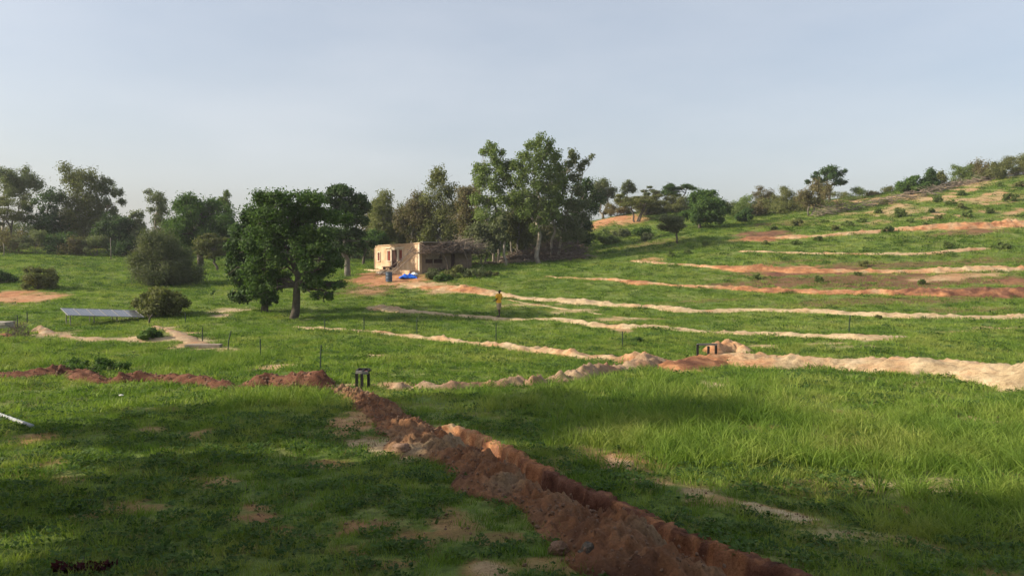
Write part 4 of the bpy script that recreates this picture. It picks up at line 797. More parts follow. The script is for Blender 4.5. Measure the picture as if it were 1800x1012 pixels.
for q in (w0, w1, w2):
    fr = MB(); a, b_, za, zb = q
    fr.box(((a+b_)/2, -.03, zb + .04), (b_ - a + .16, .08, .08)); fr.box(((a+b_)/2, -.05, za - .04), (b_ - a + .16, .12, .08))
    fr.box((a - .04, -.03, (za+zb)/2), (.08, .08, zb - za)); fr.box((b_ + .04, -.03, (za+zb)/2), (.08, .08, zb - za))
    wf = fr.build('window', 'plaster_pale', house)
    sh = MB(); m_ = (a + b_) / 2; sh.box(((a + m_) / 2, .02, (za+zb)/2), (m_ - a - .02, .04, zb - za - .02)); sh.box(((b_ + m_) / 2, .02, (za+zb)/2), (b_ - m_ - .02, .04, zb - za - .02)); sh.box((m_, -.008, (za+zb)/2), (.05, .02, zb - za - .04))
    sh.build('shutter', 'red_paint', wf)
a, b_, za, zb = door; d = MB(); d.box(((a+b_)/2, .03, (za+zb)/2), (b_ - a, .05, zb - za)); dm = d.build('door', 'dark_inside', house)
d = MB(); d.box((a - .06, -.03, (za+zb)/2), (.12, .10, zb - za)); d.box((b_ + .06, -.03, (za+zb)/2), (.12, .10, zb - za)); d.box(((a+b_)/2, -.03, zb + .06), (b_ - a + .24, .10, .12)); d.build('door_frame', 'plaster_pale', house)
d = MB(); d.box((f2x(695), -.09, 2.42), (f2x(712) - f2x(679), .10, .10)); d.build('lintel', 'plaster_pale', house)
d = MB(); d.box((-.11, -.025, HH / 2 - .2), (.20, .05, HH + .3)); d.build('corner_pier', 'plaster_pale', house)
# plinth, steps
d = MB(); d.box(((x_l) / 2 - .3, -.55, -.03), (abs(x_l) + .3, 1.1, .50)); d.build('plinth', 'plaster', house)
d = MB(); d.box(((door[0] + door[1]) / 2 - .2, -1.35, -.10), (1.6, .5, .30)); d.build('step', 'plaster_pale', house)
# side wall (local y direction)
sy = s2y(826); dd = (s2y(793), s2y(800.5), .35, 2.1)
side = MB()
def sbox(mb, y0, y1, za, zb, x=-.24, th=.24): mb.box((x + th / 2, (y0+y1)/2, (za+zb)/2), (th, y1 - y0, zb - za))
sbox(side, TH, s2y(744), -.5, HH - .04); sbox(side, s2y(744), dd[0], -.5, .9); sbox(side, s2y(744), s2y(748), .9, HH - .04); sbox(side, s2y(778), dd[0], .9, HH - .04); sbox(side, s2y(748), s2y(778), 2.12, HH - .04); sbox(side, dd[0], dd[1], dd[3], HH - .04); sbox(side, dd[0], dd[1], -.5, dd[2]); sbox(side, dd[1], sy, -.5, HH - .04)
side.build('side_wall', 'mud', house)
# block panel inside the side opening: individual blocks
blk = MB(); blk.box((0, 0, 0), (.16, .38, .17)); bme = blk.mesh('block', False); bme.materials.append(M['mud_block'])
ya, yb = s2y(748), s2y(778); nrow = 4; nblk = int((yb - ya) / .42)
for rw in range(nrow):
    for k in range(nblk):
        o = link('block', bme, house); o.location = (-.10 + RS.randn() * .008, ya + .24 + k * .42 + (.1 if rw % 2 else 0), 1.45 + rw * .185)
d = MB(); sbox(d, ya, yb, .9, 1.36, -.20, .12); d.build('side_panel', 'dark_inside', house)
d = MB(); d.box((-.05, (ya + yb) / 2, 1.33), (.18, yb - ya, .06)); d.box((-.05, s2y(762), .85), (.10, .10, .96)); d.build('side_rail', 'dead_wood_pale', house)
d = MB(); d.box((-.13, (dd[0] + dd[1]) / 2, (dd[2] + dd[3]) / 2), (.05, dd[1] - dd[0], dd[3] - dd[2])); d.build('side_door', 'dark_inside', house)
# back and far end walls, roof
d = MB(); d.box((x_l / 2, sy + .12, 1.0), (abs(x_l), .24, 3.0)); d.box((x_l - .12, sy / 2 + .12, 1.0), (.24, sy + .24, 3.0)); d.build('back_wall', 'mud', house)
rf = MB(); e = .22; V = [(x_l - e, -e * .4, hl - .02), (.12, -e * .4, hr + .004), (.12, sy + e, hr + .06), (x_l - e, sy + e, hl + .04)]; V += [(v[0], v[1], v[2] + .09) for v in V]
rf.add(V, [(0,3,2,1),(4,5,6,7),(0,1,5,4),(1,2,6,5),(2,3,7,6),(3,0,4,7)]); rfo = rf.build('roof', 'plaster', house)
d = MB(); r = np.random.RandomState(8)
for k in range(11):
    yy = .3 + k * (sy - .4) / 10; d.tube([(-.5, yy, HH - .12), (.34 + .15 * r.rand(), yy + r.randn() * .04, HH - .10)], .055, 6, .1, r)
d.build('roof_beam', 'dead_wood', house, True)['label'] = 'row of dark round roof beam ends along the side wall'
d = MB(); d.box((.28, sy / 2, HH + .16), (.5, sy, .05)); d.box((.52, sy / 2, HH + .13), (.05, sy + .1, .12)); d.build('roof_edge', 'roof_sheet', house)

hrot = np.array([[math.cos(ang), -math.sin(ang)], [math.sin(ang), math.cos(ang)]])
def hw(x, y, z=0): q = hrot @ np.array([x, y]) + Bc; return np.array([q[0], q[1], z0 + z])
# poles leaning on the front wall
for i, ((fx, fy, fz), (tx, ty, tz)) in enumerate([((f2x(702), -2.4, 0), (f2x(732), -.04, 2.35)), ((f2x(716), -2.2, 0), (f2x(727), -.05, 2.5)), ((f2x(719), -2.3, 0), (f2x(733), -.05, 1.9))]):
    p0 = hw(fx, fy); p0[2] = Hs(p0[0], p0[1]) - .05; p1 = hw(tx, ty, tz); t = MB(); m_ = (p0 + p1) / 2 + np.array([.05, 0, .06])
    t.tube([[0, 0, 0], m_ - p0, p1 - p0], [.055, .045, .03], 7, .08); o = t.build('leaning_pole', 'dead_wood_pale', None, True); o.location = p0
    tag(o, ['long bare pole leaning at a low angle against the house front', 'steep dark pole leaning on the house front near the corner', 'thin short pole leaning on the house front beside the steep one'][i], 'pole')
# brush shelter over the side of the house
def brush(name, label, cat, c, size, nb, lmin, lmax, rad, material, seed, flatness=.35, bias=None, kind=None, leafy=None):
    r = np.random.RandomState(seed); mb = MB()
    for i in range(nb):
        p = (r.rand(3) - .5) * np.array(size); p[2] = size[2] * (r.rand() ** 1.3) * max(.1, 1 - (abs(p[0]) / size[0] * 1.7) ** 2 - .4 * (abs(p[1]) / size[1] * 1.7) ** 2)
        a = r.rand() * 6.283; d_ = np.array([math.cos(a), math.sin(a), r.randn() * flatness]);
        if bias is not None: d_ = d_ * .6 + np.array(bias)
        d_ /= np.linalg.norm(d_); L = lmin + (lmax - lmin) * r.rand(); k = 5; t = np.linspace(-.5, .5, k)[:, None]
        P = p + d_ * L * t + r.randn(k, 3) * L * .045; P[:, 2] = np.maximum(P[:, 2], -.05)
        mb.tube(P, np.linspace(rad, rad * .3, k) * (.5 + r.rand()), 4)
        for w_ in range(2):
            j = r.randint(1, k); e = P[j] + (d_ + r.randn(3) * .7) * L * .25; mb.tube([P[j], (P[j] + e) / 2 + r.randn(3) * .03, e], [rad * .4, rad * .3, rad * .12], 3)
    o = mb.build(name, material, None, True); o.location = c; return tag(o, label, cat, None, kind)
c = hw(.75, s2y(782), 1.9); bs1 = brush('brush_shelter', 'tangled grey branch shelter hanging along the side of the house', 'brush shelter', c, (1.9, 6.4, 1.0), 300, .9, 2.6, .028, 'dead_wood', 4, .3)
c = hw(.4, s2y(812), 2.3); bs2 = brush('brush_shelter', 'branch tangle resting over the far end of the house roof', 'brush shelter', c, (3.2, 3.0, 1.1), 170, .9, 2.4, .026, 'dead_wood_pale', 5, .35)
bs1.rotation_euler = (0, 0, ang); bs2.rotation_euler = (0, 0, ang)
for i, (px, py, ln) in enumerate([(826,478,2.8),(790,480,2.5)]):
    p = hit(px, py); t = MB(); t.tube([[0,0,-.2],[-.3,.2,ln * .5],[-1.0,.5,ln]], [.07,.06,.05], 7, .1); o = t.build('forked_post', 'dead_wood', None, True); o.location = p; tag(o, ['slanting dark post at the right end of the brush shelter', 'thin post holding up the middle of the brush shelter'][i], 'post')
# yard objects
P = hit(684, 495); root = empty('oil_drum', P, 'dark blue drum standing in the sandy yard before the house', 'drum'); d = MB()
prof = [(0,0),(.29,0),(.30,.03),(.29,.06),(.29,.30),(.305,.32),(.29,.34),(.29,.60),(.305,.62),(.29,.64),(.29,.86),(.30,.89),(.28,.90),(.28,.86),(0,.86)]
k = 20; aa = np.arange(k) * 2 * math.pi / k; V = np.array([(r_ * math.cos(t), r_ * math.sin(t), z_) for (r_, z_) in prof for t in aa]); q = [(i*k+j, i*k+(j+1)%k, (i+1)*k+(j+1)%k, (i+1)*k+j) for i in range(len(prof)-1) for j in range(k)]
d.add(V, q); d.build('body', 'drum_blue', root, True); d = MB(); d.box((-.31, 0, .45), (.02, .16, .8)); d.build('band', 'drum_band', root); root.scale = (1, 1, 1)
P = hit(718, 489); n_ = 26; uu, vv = np.meshgrid(np.linspace(-1, 1, n_ * 2), np.linspace(-1, 1, n_)); X = uu * .85; Y = vv * .55
Z = .34 * np.clip(1 - uu**2, 0, 1) ** .5 * np.clip(1 - vv**2, 0, 1) ** .4 * (.5 + .9 * np.abs(fbm(uu * 2.2 + 3, vv * 2.2, 4)) * 1.6) + .05 * fbm(uu * 6, vv * 6, 3) + .02
k1, k2 = n_, n_ * 2; i, j = np.meshgrid(np.arange(k1-1), np.arange(k2-1), indexing='ij'); i = i.ravel(); j = j.ravel()
X2 = X * (1 + .15 * fbm(uu * 2, vv * 2 + 9, 2)); Y2 = Y * (1 + .25 * fbm(uu * 2 + 20, vv * 2, 2)); me = np_mesh('blue_tarp', np.c_[X2.ravel(), Y2.ravel(), Z.ravel()], np.c_[i*k2+j, i*k2+j+1, (i+1)*k2+j+1, (i+1)*k2+j]); me.materials.append(M['tarp_blue'])
o = link('blue_tarp', me); o.location = P; o.rotation_euler = (0, 0, .25); tag(o, 'crumpled bright blue tarpaulin heaped on the yard by the house', 'tarp'); md = o.modifiers.new('s', 'SOLIDIFY'); md.thickness = .02
o = link('white_sack', blob(9, 2)); o.data.materials[0] = M['sack_white']; o.location = P + np.array([.45, .75, .35]); o.scale = (.38, .25, .22); tag(o, 'small white sack lying behind the blue tarpaulin', 'sack')
P = hit(681, 476); d = MB(); d.box((0, 0, .42), (1.5, .35, .07)); d.box((-.6, 0, .2), (.10, .3, .4)); d.box((.6, 0, .2), (.10, .3, .4)); root = empty('bench', P, 'low wooden bench at the foot of the house front', 'bench', rz=ang); 
d = MB(); d.box((0, 0, .42), (1.5, .35, .07)); d.build('seat', 'dead_wood', root)
for s_ in (-.6, .6): d = MB(); d.box((s_, 0, .19), (.10, .3, .385)); d.build('leg', 'dead_wood', root)
# scrub along the side of the house
for i, (x0, x1, yt, yb) in enumerate([(742,790,466,490),(775,822,462,487),(810,862,464,488),(760,800,478,494),(845,878,470,486)]):
    T('weedy_shrub', 'low grey-green weed clump along the side of the house', 'shrub', ((x0 + x1) / 2, yb), (x0, x1, yt, yb + 1), 'scrub', 2600, .015, 150 + i, 12, .28, group='low weed clumps along the side of the house', low=True, leaf=['leaf_grey','leaf_olive','leaf_grey','leaf_green','leaf_olive'][i], ls=.13)
# wood piles
P = hit(960, 458); brush('wood_pile', 'long dark heap of cut branches under the gum trees', 'wood pile', P, (9.5, 3.5, 1.5), 520, .8, 2.6, .045, 'dead_wood', 11, .2)
P = hit(985, 452); brush('wood_pile', 'taller dark brush heap at the right end of the wood pile', 'wood pile', P + np.array([0, 1.5, 0]), (6.5, 3.5, 2.3), 420, .8, 2.4, .04, 'dead_wood', 12, .25)
P = hit(915, 462); brush('wood_pile', 'pale row of logs lying along the front of the dark brush heap', 'wood pile', P, (5.5, .9, .35), 60, .8, 1.9, .07, 'dead_wood_pale', 13, .05, bias=(1.2, 0, 0))
P = hit(1005, 456); brush('wood_pile', 'pale branches trailing from the right end of the wood pile', 'wood pile', P, (4.5, 1.0, .7), 60, 1.0, 2.6, .045, 'dead_wood_pale', 14, .1, bias=(1.2, 0, -.1))
P = hit(850, 466); brush('wood_pile', 'low scatter of dry sticks between the house and the gum trunks', 'wood pile', P, (3.0, 1.4, .6), 90, .6, 1.6, .03, 'dead_wood', 15, .15)
# thorn-branch fence on the crest
def brush_line(pxs, label, seed, hgt=1.0, Y=110):
    W_ = [hit(*p) for p in pxs]; Q = resample(W_, 1.0); r = np.random.RandomState(seed); mb = MB(); o0 = Q[0]
    for q in Q:
        for k in range(8):
            a = r.randn() * .5; d_ = np.array([math.cos(a) * (1 if r.rand() > .5 else -1), math.sin(a), r.rand() * .35]); L = 1.2 + 1.8 * r.rand(); b0 = np.array([q[0] + r.randn() * .4, q[1] + r.randn() * .4, Hs(q[0], q[1]) + r.rand() * hgt]) - o0
            P_ = b0 + d_ * L * np.linspace(-.5, .5, 5)[:, None] + r.randn(5, 3) * .08; mb.tube(P_, np.linspace(.05, .015, 5), 4)
            e = P_[3] + r.randn(3) * .4; mb.tube([P_[2], e], [.02, .008], 3)
    o = mb.build('brush_fence', 'dead_wood_pale', None, True); o.location = o0; tag(o, label, 'fence')
brush_line([(1440,382),(1475,374),(1510,368),(1550,361),(1600,350),(1640,343)], 'lower stretch of the dead-branch fence below the crest thicket', 21, 1.0)
brush_line([(1645,338),(1680,328),(1720,320),(1760,312),(1800,306),(1840,304)], 'upper stretch of the dead-branch fence near the hilltop', 22, .8)

# ------------------------------------------------------------------ fence stakes
stakes = [(563,650,608,.03),(458,629,597,0),(400,616,583,.12),(356,603,577,0),(571,581,561,0),(640,582,558,0),(733,589,560,0),(872,602,570,0),(1094,610,584,0),(1492,586,555,.04),(326,567,550,0),(31,580,555,0),(48,568,549,0)]
stake_l = ['metal stake beside the tallest brown soil mound','metal stake in grass right of the leaning stake','leaning stake by the short greyish sand ridge','short stake standing just left of the leaning stake','first stake on the grass right of the big tree','stake by the pale ridge, between the two nearest the big tree side','stake on the pale ridge below the shaded end of the cream ridge','stake straight below the person in yellow','stake just left of the small dark leafy shrub','thin dark stake near the right end of the cream ridge','small stake below the low dense dark tree','stake in the dead branches at the left edge','stake just right of the dead branches at the left edge']
for i, (px, pb, ptop, ln) in enumerate(stakes):
    P = hit(px, pb); h = (pb - ptop) / F * P[1] + .05; t = MB(); t.tube([(0, 0, -.3), (ln * h * .5, 0, h * .5), (ln * h * 1.6, 0, h)], [.03, .028, .026], 6); t.box((ln * h * 1.2, 0, h * .8), (.07, .03, .03))
    o = t.build('fence_stake', 'green_stake', None, False); o.location = P; tag(o, stake_l[i], 'stake', 'metal fence stakes')
for i, (px, pb, ptop) in enumerate([(195,457,418),(7,452,428)]):
    P = hit(px, pb); h = (pb - ptop) / F * P[1]; t = MB(); t.tube([(0,0,-.3),(.03,0,h*.5),(0,0,h)], [.06,.055,.05], 7, .06); o = t.build('wooden_post', 'bark_grey', None, True); o.location = P; tag(o, ['tall thin post before the left wood','short post at the left edge before the wood'][i], 'post')

# ------------------------------------------------------------------ iron frames
def frame_left():
    P = hit(637, 683); k = P[1] / F; P[2] += .10; root = empty('iron_frame', P, 'black three-legged iron frame standing on the soil by the brown mound', 'frame'); h = 25 * k
    legs = [(-10.5 * k, 0.05), (0.5 * k, -.12), (11 * k, .0)]
    for (x, y) in legs: d = MB(); d.box((x, y, h / 2 - .15), (.085, .085, h + .3 - .1)); d.build('leg', 'black_iron', root)
    d = MB(); d.box((-5 * k, -.035, h - .01), (11.6 * k, .09, .09), -.13); d.box((5.8 * k, -.06, h - .03), (10.6 * k, .09, .09), .12); d.build('front_bar', 'grey_steel', root)
    d = MB(); d.box((0, .30, h + .04), (21 * k, .07, .07)); d.box((-10.2 * k, .16, h + .015), (.07, .30, .07)); d.box((10.5 * k, .15, h + .015), (.07, .30, .07)); d.box((0.5 * k, .13, h + .015), (.07, .34, .07)); d.build('top_bar', 'black_iron', root)
    d = MB(); d.box((-5 * k, .12, h + .005), (8.5 * k, .24, .02)); d.box((5.6 * k, .12, h + .005), (8 * k, .24, .02)); d.build('plate', 'red_paint', root)
frame_left()
P = hit(1244, 630); k = P[1] / F; P[2] += .15; root = empty('iron_frame', P, 'black iron frame on the orange soil before the rounded heap', 'frame'); h = 19 * k
for (x, y, s_) in ((-18 * k, 0, 1.), (-1 * k, -.2, .9), (17 * k, .25, .85)): d = MB(); d.box((x, y, h * s_ / 2 - .15), (.09, .09, h * s_ + .3)); d.build('leg', 'black_iron', root)
d = MB(); d.box((-.3 * k, .1, h * .98), (37 * k, .08, .08), .12); d.build('top_bar', 'grey_steel', root)
# loose stones / clods and foreground bits
def clod(px, py, s, label, material='clod_soil', seed=1, dz=.3):
    P = hit(px, py); o = link('soil_clod', blob(seed, 3)); o.data.materials[0] = M[material]; o.location = P + np.array([0, 0, s[2] * dz]); o.scale = s; o.rotation_euler = (0, 0, seed); tag(o, label, 'clod')
clod(712, 797, (.24, .17, .17), 'brown pointed clod on bare sand beside the bank', seed=31); clod(985, 972, (.13, .10, .10), 'reddish round clod in grass left of the bank foot', seed=32)
clod(1035, 985, (.15, .12, .13), 'dark clod at the foot of the bank', 'bark_dark', seed=33); clod(1062, 1000, (.12, .1, .1), 'dark clod lowest at the foot of the bank', 'bark_dark', seed=34)
clod(1060, 962, (.10, .09, .08), 'small dark clod above the others at the bank foot', 'bark_dark', seed=35)
Pa = hit(-6, 733); Pb = hit(57, 755); d = MB(); v = Pb - Pa; d.tube([(0,0,.06), v * .5 + np.array([0,0,.055]), v + np.array([0,0,.05])], .045, 14); o = d.build('plastic_pipe', 'grey_pipe', None, True); o.location = Pa + np.array([0, 0, .04]); tag(o, 'grey pipe lying in the grass at the left edge', 'pipe')
P = hit(213, 701); o = link('litter_scrap', blob(41, 1)); o.data.materials[0] = M['sack_white']; o.location = P + np.array([0,0,.12]); o.scale = (.09, .05, .03); tag(o, 'tiny white scrap in the grass below the red bank', 'litter')
# dark red leafy plant at the bottom edge
P = hit(140, 1008); root = empty('red_plant', P, 'dark red leafy plant at the bottom edge', 'plant'); r = np.random.RandomState(3); d = MB()
for i in range(9): e = np.array([(r.rand() - .5) * .6, (r.rand() - .5) * .2, .05 + .12 * r.rand()]); d.tube([(0,0,-.02), e * .6, e], [.008,.006,.003], 5)
d.build('stem', 'dead_wood', root, True); V, Q = leaf_cloud([((r.rand() - .5) * .62, (r.rand() - .5) * .2, .07, .09) for i in range(9)], 260, .07, r, .6, 0, .55); me = np_mesh('leaves', V, Q, False); me.materials.append(M['leaf_red']); o = link('leaves', me, root); o['kind'] = 'stuff'

# ------------------------------------------------------------------ left edge: slab and dead bush, dark slab
P = hit(8, 578); d = MB(); d.box((0, 0, .30), (1.5, 1.0, .16)); d.box((.2, 0, .11), (1.1, .8, .22)); o = d.build('stone_slab', 'concrete', None); o.location = P + np.array([-.4, 0, .05]); tag(o, 'grey stone slab at the left edge behind the dead branches', 'slab')
P = hit(32, 593); o = brush('dead_bush', 'bare dead bush of thin upright branches near the left edge', 'bush', P, (1.1, .8, .9), 70, .5, 1.3, .016, 'dead_wood', 31, .9, bias=(.3, 0, .9))
P = hit(358, 611); d = MB(); d.box((0, 0, .10), (1.7, .5, .16), .05); o = d.build('stone_slab', 'mud_block', None); o.location = P; tag(o, 'flat dark slab lying on sand by the leaning stake', 'slab')

# ------------------------------------------------------------------ solar array
a0 = pt(106, 541.5, 48.2); a1 = pt(238, 545.5, 51.2); b1 = pt(262, 559.5, 49.7)
e1 = a1 - a0; Lr = np.linalg.norm(e1); e1 /= Lr; dn = b1 - a1; dn -= e1 * dn.dot(e1) ; Ld = 1.95; dn /= np.linalg.norm(dn)
Cn = a0 + e1 * Lr / 2 + dn * Ld / 2; gz = Hs(Cn[0], Cn[1]); root = empty('solar_array', (Cn[0], Cn[1], gz), 'low tilted row of grey solar panels on the left grass', 'solar panels')
nrm = np.cross(e1, -dn); nrm /= np.linalg.norm(nrm); 
if nrm[2] < 0: nrm = -nrm
import mathutils
Rm = mathutils.Matrix((tuple(e1), tuple(-dn), tuple(nrm))).transposed().to_4x4(); npan = 6; pw = Lr / npan
d = MB(); d.box((pw / 2, Ld / 2, 0), (pw - .07, Ld - .05, .03)); pme = d.mesh('solar_panel', False); pme.materials.append(M['solar_cell'])
d = MB()
for (c_, s_) in (((pw / 2, .012, .004), (pw - .02, .024, .045)), ((pw / 2, Ld - .012, .004), (pw - .02, .024, .045)), ((.02, Ld / 2, .004), (.024, Ld - .05, .045)), ((pw - .02, Ld / 2, .004), (.024, Ld - .05, .045))): d.box(c_, s_)
fme = d.mesh('frame', False); fme.materials.append(M['aluminium'])
corner = a0 + dn * Ld - np.array([Cn[0], Cn[1], gz])
for i in range(npan):
    o = link('solar_panel', pme, root); o.matrix_local = mathutils.Matrix.Translation(Vector(corner + e1 * pw * i)) @ Rm; f_ = link('frame', fme, o)
for i in range(4):
    for s_ in (0.25, .8):
        p = a0 + e1 * Lr * (.05 + .3 * i) + dn * Ld * s_ ; p = p - nrm * .04; g_ = Hs(p[0], p[1]); d = MB(); d.tube([(p[0]-Cn[0], p[1]-Cn[1], g_ - gz - .2), (p[0]-Cn[0], p[1]-Cn[1], p[2] - gz)], .03, 6); d.build('leg', 'grey_steel', root)
d = MB()
for s_ in (.25, .8): p = a0 + dn * Ld * s_ - nrm * .05 - np.array([Cn[0], Cn[1], gz]); d.tube([p, p + e1 * Lr], .025, 6)
d.build('rail', 'grey_steel', root)
P = hit(262, 568); t = MB(); t.tube([(0,0,-.1),(.05,0,.3),(.22,0,.55)], [.07,.06,.04], 7, .15); t.tube([(.05,0,.3),(-.08,0,.55)], [.04,.03], 5); o = t.build('tree_stump', 'bark_dark', None, True); o.location = P; tag(o, 'short dark forked stump at the right end of the solar panels', 'stump')

# ------------------------------------------------------------------ person in yellow
P = hit(877, 559); P[2] += .12
root = empty('person', P, 'person in yellow shirt and tan shorts standing on the cream sand ridge', 'person')
J = {}; V = []; E = []; Rr = []
def jn(n_, p, r_, par=None):
    J[n_] = len(V); V.append(p); Rr.append(r_)
    if par: E.append((J[par], J[n_]))
# faces left and away; +x right, -y to the camera
jn('pelvis', (0,0,.93), .125); jn('waist', (-.01,.0,1.08), .115, 'pelvis'); jn('chest', (.0,.01,1.30), .145, 'waist'); jn('neckb', (.015,.02,1.45), .07, 'chest'); jn('neck', (.02,.02,1.51), .05, 'neckb'); jn('head', (.03,.03,1.60), .082, 'neck'); jn('crown', (.03,.03,1.69), .075, 'head')
for s_, sg in (('l', 1), ('r', -1)):     # l = far side
    yy = .09 * sg
    jn('hip'+s_, (.0,yy,.90), .095, 'pelvis'); jn('knee'+s_, (-.05 if sg > 0 else .05, yy*1.1,.50), .06, 'hip'+s_); jn('calf'+s_, (-.02 if sg > 0 else .09, yy*1.1, .33), .055, 'knee'+s_); jn('ankle'+s_, (-.03 if sg > 0 else .13, yy*1.1,.08), .036, 'calf'+s_)
    jn('heel'+s_, ((-.06 if sg > 0 else .10), yy*1.1, .035), .035, 'ankle'+s_); jn('toe'+s_, ((-.24 if sg > 0 else -.06), yy*1.2, .025), .028, 'heel'+s_)
    jn('sh'+s_, (.0, .19*sg, 1.41), .062, 'chest'); jn('el'+s_, (.03, .25*sg, 1.13), .045, 'sh'+s_); jn('wr'+s_, (-.19, .16*sg, 1.02), .028, 'el'+s_); jn('palm'+s_, (-.25, .145*sg, 1.01), .033, 'wr'+s_)
    for f_ in range(4):
        z_ = 1.045 - .022 * f_; l_ = (.075, .085, .08, .06)[f_]; jn('f%d%s' % (f_, s_), (-.29, .14*sg, z_), .010, 'palm'+s_); jn('g%d%s' % (f_, s_), (-.29 - l_ * .5, .13*sg, z_ - .012), .009, 'f%d%s' % (f_, s_)); jn('h%d%s' % (f_, s_), (-.29 - l_ * .75, .115*sg, z_ - .03), .008, 'g%d%s' % (f_, s_))
    jn('t0'+s_, (-.255, .12*sg, 1.05), .011, 'palm'+s_); jn('t1'+s_, (-.285, .10*sg, 1.065), .009, 't0'+s_)
me = bpy.data.meshes.new('body'); me.from_pydata(V, E, []); me.update(); bo = link('body', me, root); me.materials.append(M['skin'])
md = bo.modifiers.new('skin', 'SKIN'); 
for i, rr in enumerate(Rr): me.skin_vertices[0].data[i].radius = (rr, rr)
me.skin_vertices[0].data[0].use_root = True; md.use_smooth_shade = True; md = bo.modifiers.new('sub', 'SUBSURF'); md.levels = 1; md.render_levels = 1
def ell_tube(rings, name, material, par):
    mb = MB(); k = 14; aa = np.arange(k) * 2 * math.pi / k; V = []; 
    for (x, y, z, rx, ry) in rings: V += [(x + rx * math.cos(t), y + ry * math.sin(t), z + .008 * math.sin(3 * t + z * 30)) for t in aa]
    n_ = len(rings); mb.add(V, [(i*k+j, i*k+(j+1)%k, (i+1)*k+(j+1)%k, (i+1)*k+j) for i in range(n_-1) for j in range(k)]); return mb
mb = ell_tube([(-.01,0,.88,.165,.185),(-.01,0,.95,.165,.18),(-.01,0,1.08,.15,.165),(0,0,1.25,.165,.19),(.005,0,1.38,.16,.20),(.01,.01,1.44,.11,.15),(.015,.015,1.475,.07,.08)], 'shirt', 'shirt_yellow', root)
for sg in (1, -1): mb.tube([(.0,.14*sg,1.42),(.0,.20*sg,1.40),(.015,.235*sg,1.27),(.02,.25*sg,1.18)], [.08,.085,.078,.075], 10)
mb.build('shirt', 'shirt_yellow', root, True)
mb = ell_tube([(0,0,.74,.14,.17),(0,0,.82,.155,.185),(-.01,0,.93,.15,.175)], 'shorts', 'shorts_tan', root)
for sg, kx in ((1, -.045), (-1, .045)): mb.tube([(0,.085*sg,.84),(kx*.4,.092*sg,.70),(kx,.10*sg,.50),(kx,.10*sg,.46)], [.11,.11,.10,.10], 12)
mb.build('shorts', 'shorts_tan', root, True)
o = link('hair', blob(77, 2), root); o.data.materials[0] = M['hair']; o.location = (.045,.03,1.655); o.scale = (.10,.09,.09)
mb = MB(); mb.tube([(-.055,.03,1.62),(-.085,.03,1.60),(-.06,.03,1.585)], [.010,.016,.012], 6); mb.build('nose', 'skin', root, True)
for sg in (1, -1):
    mb = MB(); mb.tube([(.035,.03+.082*sg,1.635),(.038,.03+.098*sg,1.62),(.032,.03+.084*sg,1.59)], [.010,.018,.010], 6); mb.build('ear', 'skin', root, True)
    mb = MB(); mb.tube([(-.047,.03+.032*sg,1.637),(-.055,.03+.032*sg,1.637)], [.012,.006], 6); mb.build('eye', 'sack_white', root, True)
mb = MB(); mb.tube([(-.055,.005,1.56),(-.062,.03,1.558),(-.055,.055,1.56)], [.004,.008,.004], 5); mb.build('mouth', 'red_paint', root, True)
for sg, xx in ((1, -.15), (-1, .02)): d = MB(); d.box((xx, .115 * sg, .012), (.27, .10, .03)); d.build('sandal', 'shoe', root)
root.rotation_euler = (0, 0, math.radians(-38))
hgt = 43 / F * P[1]; s_ = 1.1 * hgt / 1.74; root.scale = (s_, s_, s_); print('person scale', s_, P)

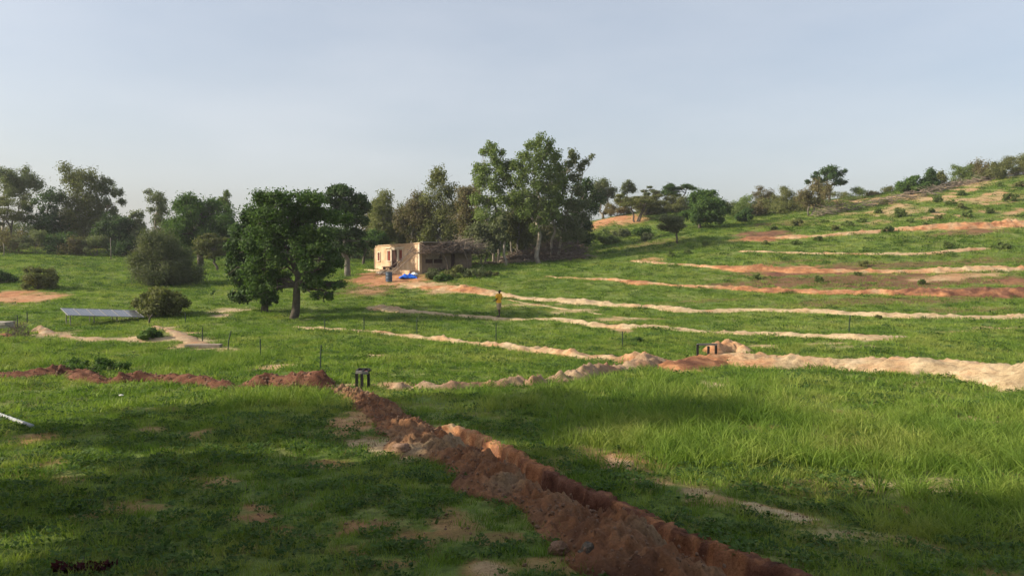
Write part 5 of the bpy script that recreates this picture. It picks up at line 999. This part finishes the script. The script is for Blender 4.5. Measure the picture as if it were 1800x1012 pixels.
# ------------------------------------------------------------------ labels of the repeats, each by its neighbours
ORD = ['leftmost','second','third','fourth','fifth','sixth','seventh','eighth','ninth','tenth','eleventh','twelfth','thirteenth','fourteenth','fifteenth','sixteenth','seventeenth','eighteenth','nineteenth','twentieth','twenty-first','twenty-second','twenty-third','twenty-fourth','twenty-fifth','twenty-sixth','twenty-seventh','twenty-eighth','twenty-ninth','thirtieth']
def ordinal(lst, phrase):
    lst = sorted(lst, key=lambda q: q[0]); n_ = len(lst)
    for i, (x_, o) in enumerate(lst):
        o['label'] = ('%s of the %s' % (ORD[0] if i == 0 else 'rightmost' if i == n_ - 1 else ORD[i] + ' from the left', phrase))
def zone(px, py):
    if py < 346 and px > 1600: return 'small green shrubs near the hilltop at right'
    if px > 1480 and py < 400: return 'small green shrubs above the highest orange ridge'
    if py <= 412 and px > 1350: return 'small green shrubs around the highest orange ridge'
    if py <= 440 and px > 1330: return 'small green shrubs below the highest orange ridge'
    if px < 1260: return 'small green shrubs under the lone thorn tree'
    if py > 550: return 'weedy shrubs at the foot of the slope'
    return 'small green shrubs on the brown terrace'
zs = {}
for px, py, o in HSO: zs.setdefault(zone(px, py), []).append((px, o))
for z_, l_ in zs.items():
    if len(l_) > 1: ordinal(l_, z_)
    else: l_[0][1]['label'] = 'small lone weedy shrub beside the long cream ridge at right'
def by_name(prefix, phrase):
    l_ = [(proj(o.location)[0], o) for o in bpy.data.objects if o.parent is None and o.name.split('.')[0] == prefix]; ordinal(l_, phrase)
by_name('ridge_bush', 'scrubby thicket bushes along the hill crest')
by_name('undergrowth_shrub', 'dusky shrubs under the left wood')
by_name('slope_shrub', 'low green shrubs below the orange bare slope')
by_name('weedy_shrub', 'grey-green weed clumps along the house side')
by_name('backdrop_tree', 'dense low trees closing the view behind the wood')

# ------------------------------------------------------------------ thin evening haze
hm = bpy.data.materials.new('haze'); hm.use_nodes = True; hn = hm.node_tree.nodes; hn.clear(); ho = hn.new('ShaderNodeOutputMaterial'); hv_ = hn.new('ShaderNodeVolumePrincipled')
hv_.inputs['Color'].default_value = (.86, .90, .96, 1); hv_.inputs['Density'].default_value = .00034; hv_.inputs['Anisotropy'].default_value = .2
hm.node_tree.links.new(hv_.outputs[0], ho.inputs['Volume']); M['haze'] = hm
hb = MB(); hb.box((0, 1040, 15.5), (3100, 2800, 33)); tag(hb.build('haze', 'haze'), None, None, None, 'stuff')
